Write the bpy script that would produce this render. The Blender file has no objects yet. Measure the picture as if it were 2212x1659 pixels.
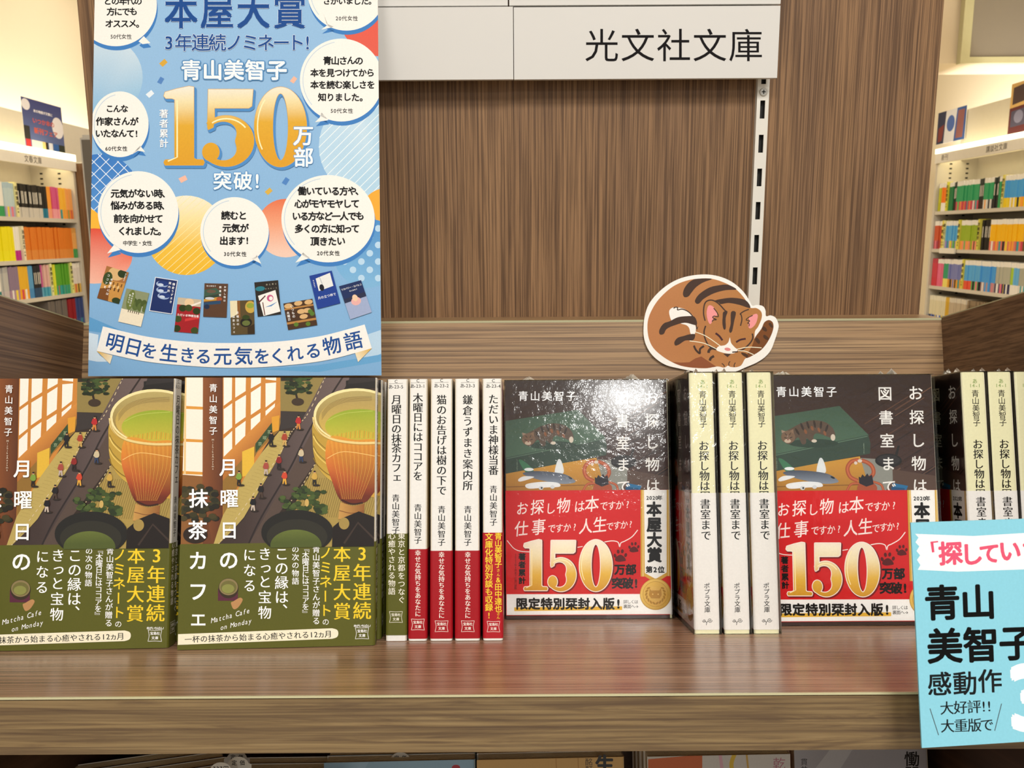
import bpy, bmesh, math, random
from mathutils import Vector, Matrix
from mathutils.geometry import tessellate_polygon
random.seed(7)
S = bpy.context.scene
COL = S.collection
rad = math.radians

# ------------------------------------------------------------------ camera, world, lights, exposure
F, CX, CY = 1790.0, 1106.0, 829.5          # focal length and centre for the 2212x1659 frame
PITCH, ROLL, TILT = rad(10.1), rad(0.35), rad(14.9)
CAM = Vector((0, 0, 1.33))
cam = bpy.data.cameras.new('camera'); camo = bpy.data.objects.new('camera', cam); COL.objects.link(camo)
camo.matrix_world = Matrix.Translation(CAM) @ Matrix.Rotation(math.pi/2-PITCH, 4, 'X') @ Matrix.Rotation(-ROLL, 4, 'Z')
cam.sensor_width = 36; cam.lens = 36*F/2212; cam.clip_start = .02
cam.dof.use_dof = True; cam.dof.focus_distance = .485; cam.dof.aperture_fstop = 32
S.camera = camo
S.view_settings.view_transform = 'Standard'; S.view_settings.look = 'None'
S.view_settings.exposure = 0.66; S.view_settings.gamma = 1; S.view_settings.use_curve_mapping = False
w = bpy.data.worlds.new('world'); S.world = w; w.use_nodes = True
w.node_tree.nodes['Background'].inputs[0].default_value = (1, .985, .955, 1)
w.node_tree.nodes['Background'].inputs[1].default_value = .32

def area(name, loc, sx, sy, power, col=(1, .985, .95), rot=(0, 0, 0)):
    l = bpy.data.lights.new(name, 'AREA'); l.shape = 'RECTANGLE'; l.size = sx; l.size_y = sy; l.energy = power; l.color = col
    o = bpy.data.objects.new(name, l); COL.objects.link(o); o.location = loc; o.rotation_euler = rot; return o
area('ceiling_light_area', (.55, -1.15, 2.95), .8, .5, 33)
area('ceiling_light_area', (-.9, -1.9, 2.95), 1.2, .6, 26)
area('ceiling_light_area', (.80, -4.4, 2.9), .34, .28, 30)
area('ceiling_light_area', (0, 2.6, 2.95), 3.0, 1.2, 40, (1, .90, .74))
area('cove_light_area', (-2.46, 4.0, 1.70), .10, 3.0, 11, (1, .95, .84), (math.pi, 0, 0))
area('cove_light_area', (2.68, 4.2, 1.70), .16, 2.6, 13, (1, .95, .84), (math.pi, 0, 0))
area('ceiling_light_area', (0, 5.0, 2.95), 4.5, 1.0, 30, (1, .90, .74))

# ------------------------------------------------------------------ pixel helpers
def ray(x, y):
    u = (x-CX)/F; v = (CY-y)/F
    c, s = math.cos(ROLL), math.sin(ROLL)
    u, v = u*c+v*s, -u*s+v*c
    return Vector((u, math.cos(PITCH)+math.sin(PITCH)*v, -math.sin(PITCH)+math.cos(PITCH)*v))
def at_y(x, y, Y):
    d = ray(x, y); return CAM + d*(Y/d.y)
def at_x(x, y, X):
    d = ray(x, y); return CAM + d*(X/d.x)
TRAY = Matrix.Translation(CAM) @ Matrix.Rotation(-TILT, 4, 'X')
TRAYI = TRAY.inverted()
def tray_at(x, y, D):                       # point on the tray-frame plane depth = D (mm) -> (X, h) mm
    d = TRAYI.to_3x3() @ ray(x, y); s = D/d.y
    return d.x*s, d.z*s
def proj(M, axis, const):                   # photo pixel -> local mm on the plane local[axis] = const mm of frame M
    MI = M.inverted(); o = MI @ CAM; R = MI.to_3x3()
    def f(x, y):
        d = R @ ray(x, y); t = (const/1000-o[axis])/d[axis]; p = o+d*t
        return (p*1000)
    return f

# ------------------------------------------------------------------ materials
def lin(h):
    if not isinstance(h, str): return tuple(h)
    h = h.lstrip('#'); r = []
    if len(h) == 3: h = ''.join(c*2 for c in h)
    for i in (0, 2, 4):
        c = int(h[i:i+2], 16)/255; r.append(c/12.92 if c <= .04045 else ((c+.055)/1.055)**2.4)
    return tuple(r)+(1,)
def newmat(name):
    m = bpy.data.materials.new(name); m.use_nodes = True; nt = m.node_tree
    return m, nt, nt.nodes['Principled BSDF']
def plain(name, col, rough=.5, coat=0, spec=.5, emit=None, es=1, metal=0, var=.04):
    m, nt, b = newmat(name)
    n = nt.nodes.new('ShaderNodeTexNoise'); n.inputs['Scale'].default_value = 35; n.inputs['Detail'].default_value = 4
    tc = nt.nodes.new('ShaderNodeTexCoord'); nt.links.new(tc.outputs['Object'], n.inputs['Vector'])
    mx = nt.nodes.new('ShaderNodeMix'); mx.data_type = 'RGBA'
    c = lin(col); mx.inputs[6].default_value = tuple(v*(1-var) for v in c[:3])+(1,); mx.inputs[7].default_value = tuple(min(1, v*(1+var)) for v in c[:3])+(1,)
    nt.links.new(n.outputs['Fac'], mx.inputs[0]); nt.links.new(mx.outputs[2], b.inputs['Base Color'])
    b.inputs['Roughness'].default_value = rough; b.inputs['Coat Weight'].default_value = coat; b.inputs['Specular IOR Level'].default_value = spec; b.inputs['Metallic'].default_value = metal
    if emit: b.inputs['Emission Color'].default_value = lin(emit); b.inputs['Emission Strength'].default_value = es
    return m
def printmat(name, rough=.45, coat=0, coatr=.1, bump=0, bscale=60, spec=.25):
    m, nt, b = newmat(name)
    a = nt.nodes.new('ShaderNodeAttribute'); a.attribute_name = 'Col'
    tc = nt.nodes.new('ShaderNodeTexCoord'); n = nt.nodes.new('ShaderNodeTexNoise'); n.inputs['Scale'].default_value = 900; n.inputs['Detail'].default_value = 2
    nt.links.new(tc.outputs['Object'], n.inputs['Vector'])
    mr = nt.nodes.new('ShaderNodeMapRange'); mr.inputs[3].default_value = .93; mr.inputs[4].default_value = 1.05
    nt.links.new(n.outputs['Fac'], mr.inputs[0])
    mx = nt.nodes.new('ShaderNodeMix'); mx.data_type = 'RGBA'; mx.blend_type = 'MULTIPLY'; mx.inputs[0].default_value = 1
    nt.links.new(a.outputs['Color'], mx.inputs[6]); nt.links.new(mr.outputs[0], mx.inputs[7])
    nt.links.new(mx.outputs[2], b.inputs['Base Color'])
    b.inputs['Roughness'].default_value = rough; b.inputs['Coat Weight'].default_value = coat; b.inputs['Coat Roughness'].default_value = coatr
    b.inputs['Specular IOR Level'].default_value = spec
    if bump:
        n2 = nt.nodes.new('ShaderNodeTexNoise'); n2.inputs['Scale'].default_value = bscale; n2.inputs['Detail'].default_value = 3
        nt.links.new(tc.outputs['Object'], n2.inputs['Vector'])
        bp = nt.nodes.new('ShaderNodeBump'); bp.inputs['Strength'].default_value = bump; bp.inputs['Distance'].default_value = .001
        nt.links.new(n2.outputs['Fac'], bp.inputs['Height']); nt.links.new(bp.outputs['Normal'], b.inputs['Normal'])
        nt.links.new(bp.outputs['Normal'], b.inputs['Coat Normal'])
    return m
def wood(name, axis, dark, mid, light, rough=.4, fine=420, band=38, distort=.6, spec=.4, streak=.5, pore='#4a3322'):
    """laminate oak: fine pores and broad bands drawn out along one axis"""
    m, nt, b = newmat(name); N = nt.nodes.new; L = nt.links.new
    tc = N('ShaderNodeTexCoord')
    def noise(across, along, detail, dist=0):
        mp = N('ShaderNodeMapping'); sc = [across]*3; sc[axis] = along; mp.inputs['Scale'].default_value = sc
        L(tc.outputs['Object'], mp.inputs['Vector'])
        n = N('ShaderNodeTexNoise'); n.inputs['Scale'].default_value = 1; n.inputs['Detail'].default_value = detail; n.inputs['Distortion'].default_value = dist
        n.inputs['Roughness'].default_value = .6
        L(mp.outputs[0], n.inputs['Vector']); return n
    n1 = noise(band, band*.05, 5, distort); n2 = noise(fine*1.5, fine*.013, 3, .1); n3 = noise(fine*.75, fine*.007, 4, .2)
    cr = N('ShaderNodeValToRGB'); e = cr.color_ramp.elements
    e[0].position = .34; e[0].color = lin(dark); e[1].position = .68; e[1].color = lin(light)
    x = e.new(.5); x.color = lin(mid); L(n1.outputs['Fac'], cr.inputs[0])
    def streaks(src, lo, hi, prev, f, tint):
        mr = N('ShaderNodeMapRange'); mr.inputs[1].default_value = lo; mr.inputs[2].default_value = hi; mr.inputs[3].default_value = f; mr.inputs[4].default_value = 0
        L(src.outputs['Fac'], mr.inputs[0])
        mx = N('ShaderNodeMix'); mx.data_type = 'RGBA'; L(mr.outputs[0], mx.inputs[0]); L(prev, mx.inputs[6]); mx.inputs[7].default_value = lin(tint); return mx.outputs[2]
    o = streaks(n3, .40, .56, cr.outputs[0], streak, pore)
    o = streaks(n2, .38, .50, o, streak*.9, pore)
    L(o, b.inputs['Base Color'])
    b.inputs['Roughness'].default_value = rough; b.inputs['Specular IOR Level'].default_value = spec
    bp = N('ShaderNodeBump'); bp.inputs['Strength'].default_value = .12; bp.inputs['Distance'].default_value = .0004
    L(n2.outputs['Fac'], bp.inputs['Height']); L(bp.outputs[0], b.inputs['Normal'])
    return m
M = {}
M['panel'] = wood('vertical_oak_laminate', 2, '#8b6a4c', '#94714f', '#9c7855', .5, 820, 40, .25, streak=.75, pore='#4a3322', spec=.3)
M['band'] = wood('horizontal_oak_laminate', 0, '#9b7b58', '#a58560', '#b0906a', .45, 560, 60, .7, streak=.6, pore='#5c4430')
M['edge'] = wood('front_edge_oak', 0, '#604c34', '#7a6443', '#86704d', .45, 520, 190, 2.2, streak=.55, pore='#4d3a28')
M['tray'] = wood('tray_oak_laminate', 0, '#9f7a60', '#a78268', '#b08c71', .27, 700, 60, .3, spec=.6, streak=.65, pore='#5c4032')
M['cheek'] = wood('cheek_oak_laminate', 1, '#7b5d43', '#84654a', '#8e6f52', .45, 560, 55, .6, streak=.6, pore='#4b3425')
M['banding'] = plain('edge_banding', '#bdb893', .3)
M['shaded_wood'] = wood('shaded_lower_oak', 1, '#3c281a', '#533927', '#654833', .5, 300, 45, .8)  # oak with the shade below the tray put into its colour
M['far_wood'] = wood('far_brown_wood', 2, '#6e4e33', '#8a6544', '#9a7450', .5, 120, 20)
M['print'] = printmat('printed_paper', .42, .15, .25)
M['poster'] = printmat('poster_paper', .5, 0, bump=.05, bscale=25, spec=.15)
M['gloss'] = printmat('glossy_book_cover', .35, .55, .12, .06, 30)
M['card'] = printmat('card_print', .6, spec=.12)
M['far'] = printmat('far_book_print', .5)
M['paper'] = plain('page_paper', '#cdbb98', .8)
M['page_white'] = plain('page_paper_pale', '#d8cfbb', .8)
M['white_metal'] = plain('white_painted_metal', '#e4e0d6', .35)
M['grey_metal'] = plain('warm_grey_metal', '#c9c3b6', .4)
M['black'] = plain('recess_shade', '#15130f', .6)  # black standing in for the shade inside slots and the screw cross
M['screw'] = plain('screw_steel', '#bdb9b0', .3, metal=.7)
M['sign'] = plain('sign_plate', '#d9d7d3', .4, var=.01)
M['plaster'] = plain('cream_plaster', '#eadfc6', .8, var=.01)
M['plaster_far'] = plain('cream_plaster_far', '#e8dcc3', .8, var=.01)
M['floor'] = plain('floor_tile', '#b5a58c', .4)
M['grey_panel'] = plain('grey_panel', '#6e6659', .5)
M['soffit'] = plain('grey_soffit', '#857c70', .7, var=.01)
M['beam'] = plain('beam_paint', '#cdbda6', .8, var=.01)
M['glow'] = plain('light_strip', '#fff4d0', .5, emit='#ffeec0', es=2.4)
M['red'] = plain('red_fascia', '#b96a52', .6)
M['lamp'] = plain('lamp_diffuser', '#fff4e0', .5, emit='#fff0d8', es=2)
def filmmat():
    m = bpy.data.materials.new('clear_wrap_film'); m.use_nodes = True; nt = m.node_tree; nt.nodes.clear(); N = nt.nodes.new; L = nt.links.new
    out = N('ShaderNodeOutputMaterial'); tr = N('ShaderNodeBsdfTransparent'); gl = N('ShaderNodeBsdfGlossy'); gl.inputs['Roughness'].default_value = .1
    tc = N('ShaderNodeTexCoord'); n = N('ShaderNodeTexNoise'); n.inputs['Scale'].default_value = 38; n.inputs['Detail'].default_value = 5; n.inputs['Roughness'].default_value = .6
    L(tc.outputs['Object'], n.inputs['Vector'])
    bp = N('ShaderNodeBump'); bp.inputs['Strength'].default_value = .6; bp.inputs['Distance'].default_value = .0016; L(n.outputs['Fac'], bp.inputs['Height'])
    L(bp.outputs[0], gl.inputs['Normal'])
    fr = N('ShaderNodeFresnel'); fr.inputs['IOR'].default_value = 1.5
    mx = N('ShaderNodeMixShader'); L(fr.outputs[0], mx.inputs[0]); L(tr.outputs[0], mx.inputs[1]); L(gl.outputs[0], mx.inputs[2]); L(mx.outputs[0], out.inputs[0])
    return m
M['film'] = filmmat()

# ------------------------------------------------------------------ object helpers
def put(name, me, parent=None, matrix=None):
    o = bpy.data.objects.new(name, me); COL.objects.link(o)
    if parent: o.parent = parent
    if matrix is not None: o.matrix_world = matrix
    return o
def tag(o, label=None, cat=None, group=None, kind=None):
    if label: o['label'] = label
    if cat: o['category'] = cat
    if group: o['group'] = group
    if kind: o['kind'] = kind
    return o
def empty(name, matrix, label, cat, group=None):
    o = bpy.data.objects.new(name, None); COL.objects.link(o); o.matrix_world = matrix; o.empty_display_size = .02
    return tag(o, label, cat, group)
class MB:
    """boxes, prisms and polygons (mm) with a colour per face, linked as one mesh"""
    def __init__(s): s.v = []; s.f = []; s.c = []
    def face(s, pts, col='#ffffff'):
        i = len(s.v); s.v += [tuple(p) for p in pts]; s.f.append(list(range(i, i+len(pts)))); s.c += [lin(col)]*len(pts); return s
    def box(s, x0, x1, y0, y1, z0, z1, col='#ffffff', cols=None):
        P = [(x0,y0,z0),(x1,y0,z0),(x1,y1,z0),(x0,y1,z0),(x0,y0,z1),(x1,y0,z1),(x1,y1,z1),(x0,y1,z1)]
        for k, q in enumerate([(0,1,5,4),(1,2,6,5),(2,3,7,6),(3,0,4,7),(4,5,6,7),(3,2,1,0)]):
            s.face([P[i] for i in q], cols[k] if cols else col)
        return s
    def extrude(s, poly, axis, a, b, col='#ffffff', side=None):
        """2D polygon extruded along an axis; poly coords are the other two axes in order"""
        def p3(p, t):
            q = list(p); q.insert(axis, t); return q
        tri = tessellate_polygon([[Vector((p[0], p[1], 0)) for p in poly]])
        for t in tri:
            s.face([p3(poly[i], a) for i in t], col); s.face([p3(poly[i], b) for i in reversed(t)], col)
        n = len(poly)
        for i in range(n):
            j = (i+1) % n; s.face([p3(poly[i], a), p3(poly[j], a), p3(poly[j], b), p3(poly[i], b)], side or col)
        return s
    def mesh(s, name, mat, bevel=0):
        me = bpy.data.meshes.new(name); me.from_pydata([(x/1000, y/1000, z/1000) for x, y, z in s.v], [], s.f)
        at = me.color_attributes.new('Col', 'FLOAT_COLOR', 'POINT')
        at.data.foreach_set('color', [c for k in s.c for c in k])
        me.materials.append(mat)
        bm = bmesh.new(); bm.from_mesh(me)
        if bevel:
            bmesh.ops.remove_doubles(bm, verts=bm.verts, dist=1e-6)
            bmesh.ops.bevel(bm, geom=[e for e in bm.edges], offset=bevel/1000, segments=2, affect='EDGES', clamp_overlap=True)
        else:
            pass
        bmesh.ops.recalc_face_normals(bm, faces=bm.faces)
        bm.to_mesh(me); bm.free(); me.update(); return me
    def build(s, name, mat, parent=None, matrix=None, bevel=0): return put(name, s.mesh(name, mat, bevel), parent, matrix)
def copytree(o, matrix=None, parent=None):
    c = o.copy(); COL.objects.link(c)
    if parent: c.parent = parent
    if matrix is not None: c.matrix_world = matrix
    for ch in o.children: copytree(ch, None, c)
    return c

# ------------------------------------------------------------------ lettering and flat print
_g = {}
def glyph(ch):
    k = ch
    if k not in _g:
        cu = bpy.data.curves.new('t', 'FONT'); cu.body = ch; cu.size = 1; cu.resolution_u = 3; cu.dimensions = '2D'; cu.fill_mode = 'BOTH'
        ob = bpy.data.objects.new('t', cu); me = ob.to_mesh()
        vs = [(v.co.x, v.co.y) for v in me.vertices]; fs = [tuple(p.vertices) for p in me.polygons]
        ob.to_mesh_clear(); bpy.data.objects.remove(ob); bpy.data.curves.remove(cu)
        _g[k] = (vs, fs)
    return _g[k]
def clip_poly(pts, cp):
    out = pts
    n = len(cp)
    area2 = sum(cp[i][0]*cp[(i+1) % n][1]-cp[(i+1) % n][0]*cp[i][1] for i in range(n))
    sg = 1 if area2 > 0 else -1
    for i in range(n):
        a, b = cp[i], cp[(i+1) % n]; inp = out; out = []
        if not inp: return []
        def side(p): return sg*((b[0]-a[0])*(p[1]-a[1])-(b[1]-a[1])*(p[0]-a[0]))
        for j in range(len(inp)):
            p, q = inp[j], inp[(j+1) % len(inp)]; sp, sq = side(p), side(q)
            if sp >= 0: out.append(p)
            if (sp >= 0) != (sq >= 0):
                t = sp/(sp-sq); out.append((p[0]+(q[0]-p[0])*t, p[1]+(q[1]-p[1])*t))
    return out
def smooth(pts, n=6, closed=True):
    out = []; L = len(pts); R = range(L if closed else L-1)
    for i in R:
        if closed: p0, p1, p2, p3 = pts[i-1], pts[i], pts[(i+1) % L], pts[(i+2) % L]
        else: p0, p1, p2, p3 = pts[max(0, i-1)], pts[i], pts[i+1], pts[min(L-1, i+2)]
        for k in range(n):
            t = k/n; t2, t3 = t*t, t*t*t
            out.append(tuple(.5*((2*p1[a])+(-p0[a]+p2[a])*t+(2*p0[a]-5*p1[a]+4*p2[a]-p3[a])*t2+(-p0[a]+3*p1[a]-3*p2[a]+p3[a])*t3) for a in (0, 1)))
    if not closed: out.append(pts[-1])
    return out
ROT_V = 'ー『』「」()～→'
class Print:
    """draws in the pixel frame of one crop of the photograph; every vertex goes to local mm through a plane projector"""
    def __init__(s, pf, to3, crop=(0, 0, 1), clip=None):
        s.pf, s.to3, s.crop, s.clip = pf, to3, crop, clip; s.v = []; s.f = []; s.c = []; s.layer = 0; s.cc = None
    def uv(s, p):
        x0, y0, k = s.crop; return s.pf(x0+p[0]*k, y0+p[1]*k)
    def poly(s, pts, col, sm=False, n=6, grad=None, within=None, slices=0):
        if sm: pts = smooth(pts, n)
        pts = list(pts)
        if s.cc: pts = clip_poly(pts, s.cc)
        if within: pts = clip_poly(pts, within)
        if len(pts) < 3: return
        s.layer += 1
        pieces = [pts]
        if slices:
            ys = [p[1] for p in pts]; a, b = min(ys), max(ys); xs = [p[0] for p in pts]; l, r = min(xs)-1, max(xs)+1
            pieces = []
            for i in range(slices):
                y0, y1 = a+(b-a)*i/slices, a+(b-a)*(i+1)/slices
                pieces.append(clip_poly(pts, [(l, y0), (r, y0), (r, y1), (l, y1)]))
        for q in pieces:
            loc = [s.uv(p) for p in q]
            if s.clip: loc = clip_poly(loc, s.clip); 
            if len(loc) < 3: continue
            if grad and s.clip:      # keep colours right after clipping: gradient is evaluated in local space
                pass
            tri = tessellate_polygon([[Vector((p[0], p[1], 0)) for p in loc]])
            b = len(s.v); s.v += [s.to3(p[0], p[1], s.layer) for p in loc]
            if grad:
                (ax, ay), (bx, by), stops = grad; A = s.uv((ax, ay)); B = s.uv((bx, by)); dx, dy = B[0]-A[0], B[1]-A[1]; dd = dx*dx+dy*dy
                for p in loc:
                    t = max(0, min(1, ((p[0]-A[0])*dx+(p[1]-A[1])*dy)/dd))*(len(stops)-1); i = min(int(t), len(stops)-2); f = t-i
                    c0, c1 = lin(stops[i]), lin(stops[i+1]); s.c.append(tuple(c0[k]*(1-f)+c1[k]*f for k in range(3))+(1,))
            else: s.c += [lin(col)]*len(loc)
            s.f += [tuple(b+i for i in t) for t in tri]
    def ell(s, cx, cy, rx, ry=None, col='#fff', a=0, n=40, grad=None, within=None):
        ry = ry or rx; ca, sa = math.cos(rad(a)), math.sin(rad(a))
        s.poly([(cx+rx*math.cos(t)*ca-ry*math.sin(t)*sa, cy+rx*math.cos(t)*sa+ry*math.sin(t)*ca) for t in [2*math.pi*i/n for i in range(n)]], col, grad=grad, within=within)
    def circ(s, cx, cy, r, n=40): return [(cx+r*math.cos(2*math.pi*i/n), cy+r*math.sin(2*math.pi*i/n)) for i in range(n)]
    def line(s, pts, wd, col, sm=False, within=None, taper=None, one=True):
        if sm: pts = smooth(pts, 6, False)
        s.layer += 1; lay = s.layer
        L = len(pts); left = []; right = []
        for i, p in enumerate(pts):
            a = pts[max(0, i-1)]; b = pts[min(L-1, i+1)]; dx, dy = b[0]-a[0], b[1]-a[1]; d = math.hypot(dx, dy) or 1
            k = wd/2*(taper(i/(L-1)) if taper else 1)
            left.append((p[0]-dy/d*k, p[1]+dx/d*k)); right.append((p[0]+dy/d*k, p[1]-dx/d*k))
        for i in range(L-1):
            s.layer = lay-1; s.poly([left[i], left[i+1], right[i+1], right[i]], col, within=within)
        s.layer = lay
    def glyph(s, ch, cx, cy, size, col, off=0, rot=0, sx=1, mirror=False, shear=0, mincho=0):
        """bold weights are drawn as shifted copies of the outline"""
        vs, fs = glyph(ch)
        if not vs: return
        if ord(ch) > 0x2000: mx, my = .5, .36
        else:
            xs = [p[0] for p in vs]; mx, my = (min(xs)+max(xs))/2, .345
        ca, sa = math.cos(rad(rot)), math.sin(rad(rot))
        if mincho: sh = [(-mincho, 0), (0, 0), (mincho, 0)]
        elif off > .026: sh = [(0, 0)]+[(off*math.cos(k*math.pi/4), off*math.sin(k*math.pi/4)) for k in range(8)]
        elif off > .005: sh = [(off*a, off*b) for a, b in ((.7, .7), (-.7, .7), (.7, -.7), (-.7, -.7))]
        else: sh = [(0, 0)]
        for kk, (dx, dy) in enumerate(sh):
            b = len(s.v); lay = s.layer+.7*kk
            for x, y in vs:
                x = (x-mx)*size+(dx*size if not (mincho and rot == 90) else 0); y = -(y-my)*size+dy*size
                if mirror: y = -y
                x = x*sx - y*shear
                u = s.uv((cx+x*ca-y*sa, cy+x*sa+y*ca)); s.v.append(s.to3(u[0], u[1], lay)); s.c.append(lin(col))
            s.f += [tuple(b+i for i in f) for f in fs]
    def _put(s, items, col, off, sx, mincho, shear, outline, rotall=0):
        if outline:
            oc, ow = outline; s.layer += 1
            for k in range(8):
                dx, dy = ow*math.cos(k*math.pi/4), ow*math.sin(k*math.pi/4); s.layer += .7
                for ch, x, y, sz, r, mi in items: s.glyph(ch, x+dx, y+dy, sz, oc, 0 if off < .03 else off, r+rotall, sx, mi, shear)
        s.layer += 1
        for ch, x, y, sz, r, mi in items:
            s.glyph(ch, x, y, sz, col, off, r+rotall, sx, mi, shear, mincho)
        s.layer += 7 if off > .026 else 3
    def th(s, t, x0, x1, yc, size, col='#111', off=0, sx=1, mincho=0, shear=0, outline=None, y1=None, rot=None, jit=0, wts=None):
        """horizontal line between the outer edges x0..x1, its centre running from yc to y1"""
        y1 = yc if y1 is None else y1
        w = wts or [0.56 if (ord(c) < 0x2000 and c not in ' ') else (.5 if c in ' ' else (.8 if c in 'ょっゃヵ、' else 1)) for c in t]
        tot = sum(w); acc = 0; items = []; r = math.degrees(math.atan2(y1-yc, x1-x0)) if rot is None else rot
        rr = random.Random(5)
        for c, k in zip(t, w):
            f = (acc+k/2)/tot; acc += k
            if c != ' ': items.append((c, x0+(x1-x0)*f, yc+(y1-yc)*f+rr.uniform(-jit, jit)*size, size, r+rr.uniform(-1, 1)*jit*60, False))
        s._put(items, col, off, sx, mincho, shear, outline)
    def tv(s, t, xc, y0, y1, size, col='#111', off=0, sx=1, mincho=0, x1=None, outline=None, wts=None):
        x1 = xc if x1 is None else x1
        w = wts or [.55 if c in ' ' else (.8 if c in 'ょっゃ、。' else 1) for c in t]; tot = sum(w); acc = 0; items = []
        for c, k in zip(t, w):
            f = (acc+k/2)/tot; acc += k; x = xc+(x1-xc)*f; y = y0+(y1-y0)*f
            if c == ' ': continue
            if c in ROT_V: items.append((c, x, y, size, 90, c == 'ー'))
            elif c in '、。': items.append((c, x+.55*size, y-.55*size, size, 0, False))
            elif c in 'ょっゃァェ': items.append((c, x+.06*size, y-.06*size, size, 0, False))
            else: items.append((c, x, y, size, 0, False))
        s._put(items, col, off, sx, mincho, 0, outline)
    def build(s, name, mat, parent, label=None):
        me = bpy.data.meshes.new(name); me.from_pydata([(x/1000, y/1000, z/1000) for x, y, z in s.v], [], s.f)
        at = me.color_attributes.new('Col', 'FLOAT_COLOR', 'POINT'); at.data.foreach_set('color', [c for k in s.c for c in k])
        me.materials.append(mat); o = put(name, me, parent)
        if label: o['label'] = label
        return o
EPS = .0016
# big numerals (unit box, y up)
def numerals(P, boxes, stops, outline, light='#fff1c0'):
    """150 in fat-face numerals; boxes = [(x0,x1,y0,y1)] per digit"""
    def one(b):
        x0, x1, y0, y1 = b; f = lambda p: (x0+(x1-x0)*p[0], y1+(y0-y1)*p[1])
        return [[f(p) for p in [(0, .875), (.03, .925), (.3, .965), (.62, 1.0), (.74, .99), (.74, .09), (.8, .07), (.97, .065), (1, .035), (.97, 0), (.03, 0), (0, .035), (.03, .065), (.2, .07), (.27, .09), (.27, .83), (.2, .845), (.05, .845)]]]
    def ring(cx, cy, rx, ry, th, a0, a1, n):
        out = []; prev = None
        for i in range(n+1):
            a = a0+(a1-a0)*i/n; t = th(i/n, a)
            o = (cx+rx*math.cos(a), cy+ry*math.sin(a)); q = (cx+(rx-t)*math.cos(a), cy+(ry-t*.35 if ry > rx else ry-t*.6)*math.sin(a))
            if prev: out.append([prev[0], o, q, prev[1]])
            prev = (o, q)
        return out
    def five(b):
        x0, x1, y0, y1 = b; f = lambda p: (x0+(x1-x0)*p[0], y1+(y0-y1)*p[1])
        L = [[(.11, .985), (.985, .985), (.96, .77), (.90, .745), (.22, .745), (.22, .985)], [(.11, .985), (.23, .985), (.23, .60), (.205, .50), (.11, .47), (.095, .50)]]
        L += ring(.46, .325, .54, .325, lambda k, a: .10+.26*math.exp(-(a/1.05)**2), 2.35, -2.45, 40)
        L.append([(.16+.165*math.cos(t), .185+.115*math.sin(t)) for t in [2*math.pi*i/24 for i in range(24)]])
        return [[f(p) for p in q] for q in L]
    def zero(b):
        x0, x1, y0, y1 = b; cx, cy, rx, ry = (x0+x1)/2, (y0+y1)/2, (x1-x0)/2, (y1-y0)/2; out = []; prev = None
        for i in range(49):
            a = 2*math.pi*i/48; o = (cx+rx*math.cos(a), cy+ry*math.sin(a)); q = (cx+rx*.30*math.cos(a), cy+ry*.84*math.sin(a))
            if prev: out.append([prev[0], o, q, prev[1]])
            prev = (o, q)
        return out
    shapes = one(boxes[0])+five(boxes[1])+zero(boxes[2]); y0, y1 = boxes[0][2], boxes[0][3]
    for oc, ow, dx0, dy0 in outline:
        base = P.layer
        for k in range(8):
            dx, dy = dx0+ow*math.cos(k*math.pi/4), dy0+ow*math.sin(k*math.pi/4)
            for iq, q in enumerate(shapes): P.layer = base+.5*k+(0 if len(q) == 4 else .2+.1*(iq % 3)); P.poly([(x+dx, y+dy) for x, y in q], oc)
    base = P.layer
    for iq, q in enumerate(shapes):
        P.layer = base+(0 if len(q) == 4 else 1+(iq % 3)); P.poly(q, None, grad=((0, y0), (0, y1), stops), slices=1 if len(q) <= 4 else 10)
    P.layer = base+6
    W0 = boxes[0][1]-boxes[0][0]
    x0, x1, a, b = boxes[0]; P.line([(x0+W0*.33, a+(b-a)*.18), (x0+W0*.33, a+(b-a)*.9), (x0+W0*.1, a+(b-a)*.95)], W0*.035, light)
    x0, x1, a, b = boxes[1]; w5 = x1-x0; h = b-a
    P.line([(x0+w5*(.46+.47*math.cos(t)), b-h*(.325+.285*math.sin(t))) for t in [2.2-i*.13 for i in range(13)]], W0*.035, light)
    x0, x1, a, b = boxes[2]
    P.line([((x0+x1)/2+(x1-x0)*.44*math.cos(t), (a+b)/2-(b-a)*.46*math.sin(t)) for t in [2.3+i*.1 for i in range(16)]], W0*.03, light)

# ------------------------------------------------------------------ the room
H0 = 0.0
def struct(name, mb, mat): return tag(mb.build(name, mat), kind='structure')
struct('floor', MB().box(-4200, 4200, -6000, 7600, -60, 0), M['floor'])
struct('wall_left', MB().box(-2660, -2600, 500, 7400, 0, 3200), M['plaster'])
struct('wall_right', MB().box(2900, 2960, 500, 7400, 0, 3200), M['plaster'])
struct('wall_far', MB().box(-2660, 2960, 7400, 7460, 0, 3200), M['plaster_far'])
struct('ceiling', MB().box(-4200, 4200, -6000, 7460, 3200, 3260), M['plaster'])
# bulkhead with a darker recessed panel, upper right
bx, by = at_y(2035, 137, 4.4), at_y(2085, 131, 4.4)
z0, z1 = bx.z*1000, by.z*1000
mb = MB().box(bx.x*1000-1200, 2900, 4400, 4700, z0, 3200); struct('trim_1', mb, M['beam'])
mb = MB().box(by.x*1000, 2860, 4370, 4402, z1+8, 3100); struct('trim_2', mb, M['soffit'])
mb = MB(); mb.box(by.x*1000-45, by.x*1000, 4360, 4400, z1-20, 3150); mb.box(by.x*1000, 2880, 4360, 4400, z1-20, z1+10); struct('trim_3', mb, M['banding'])

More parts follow.
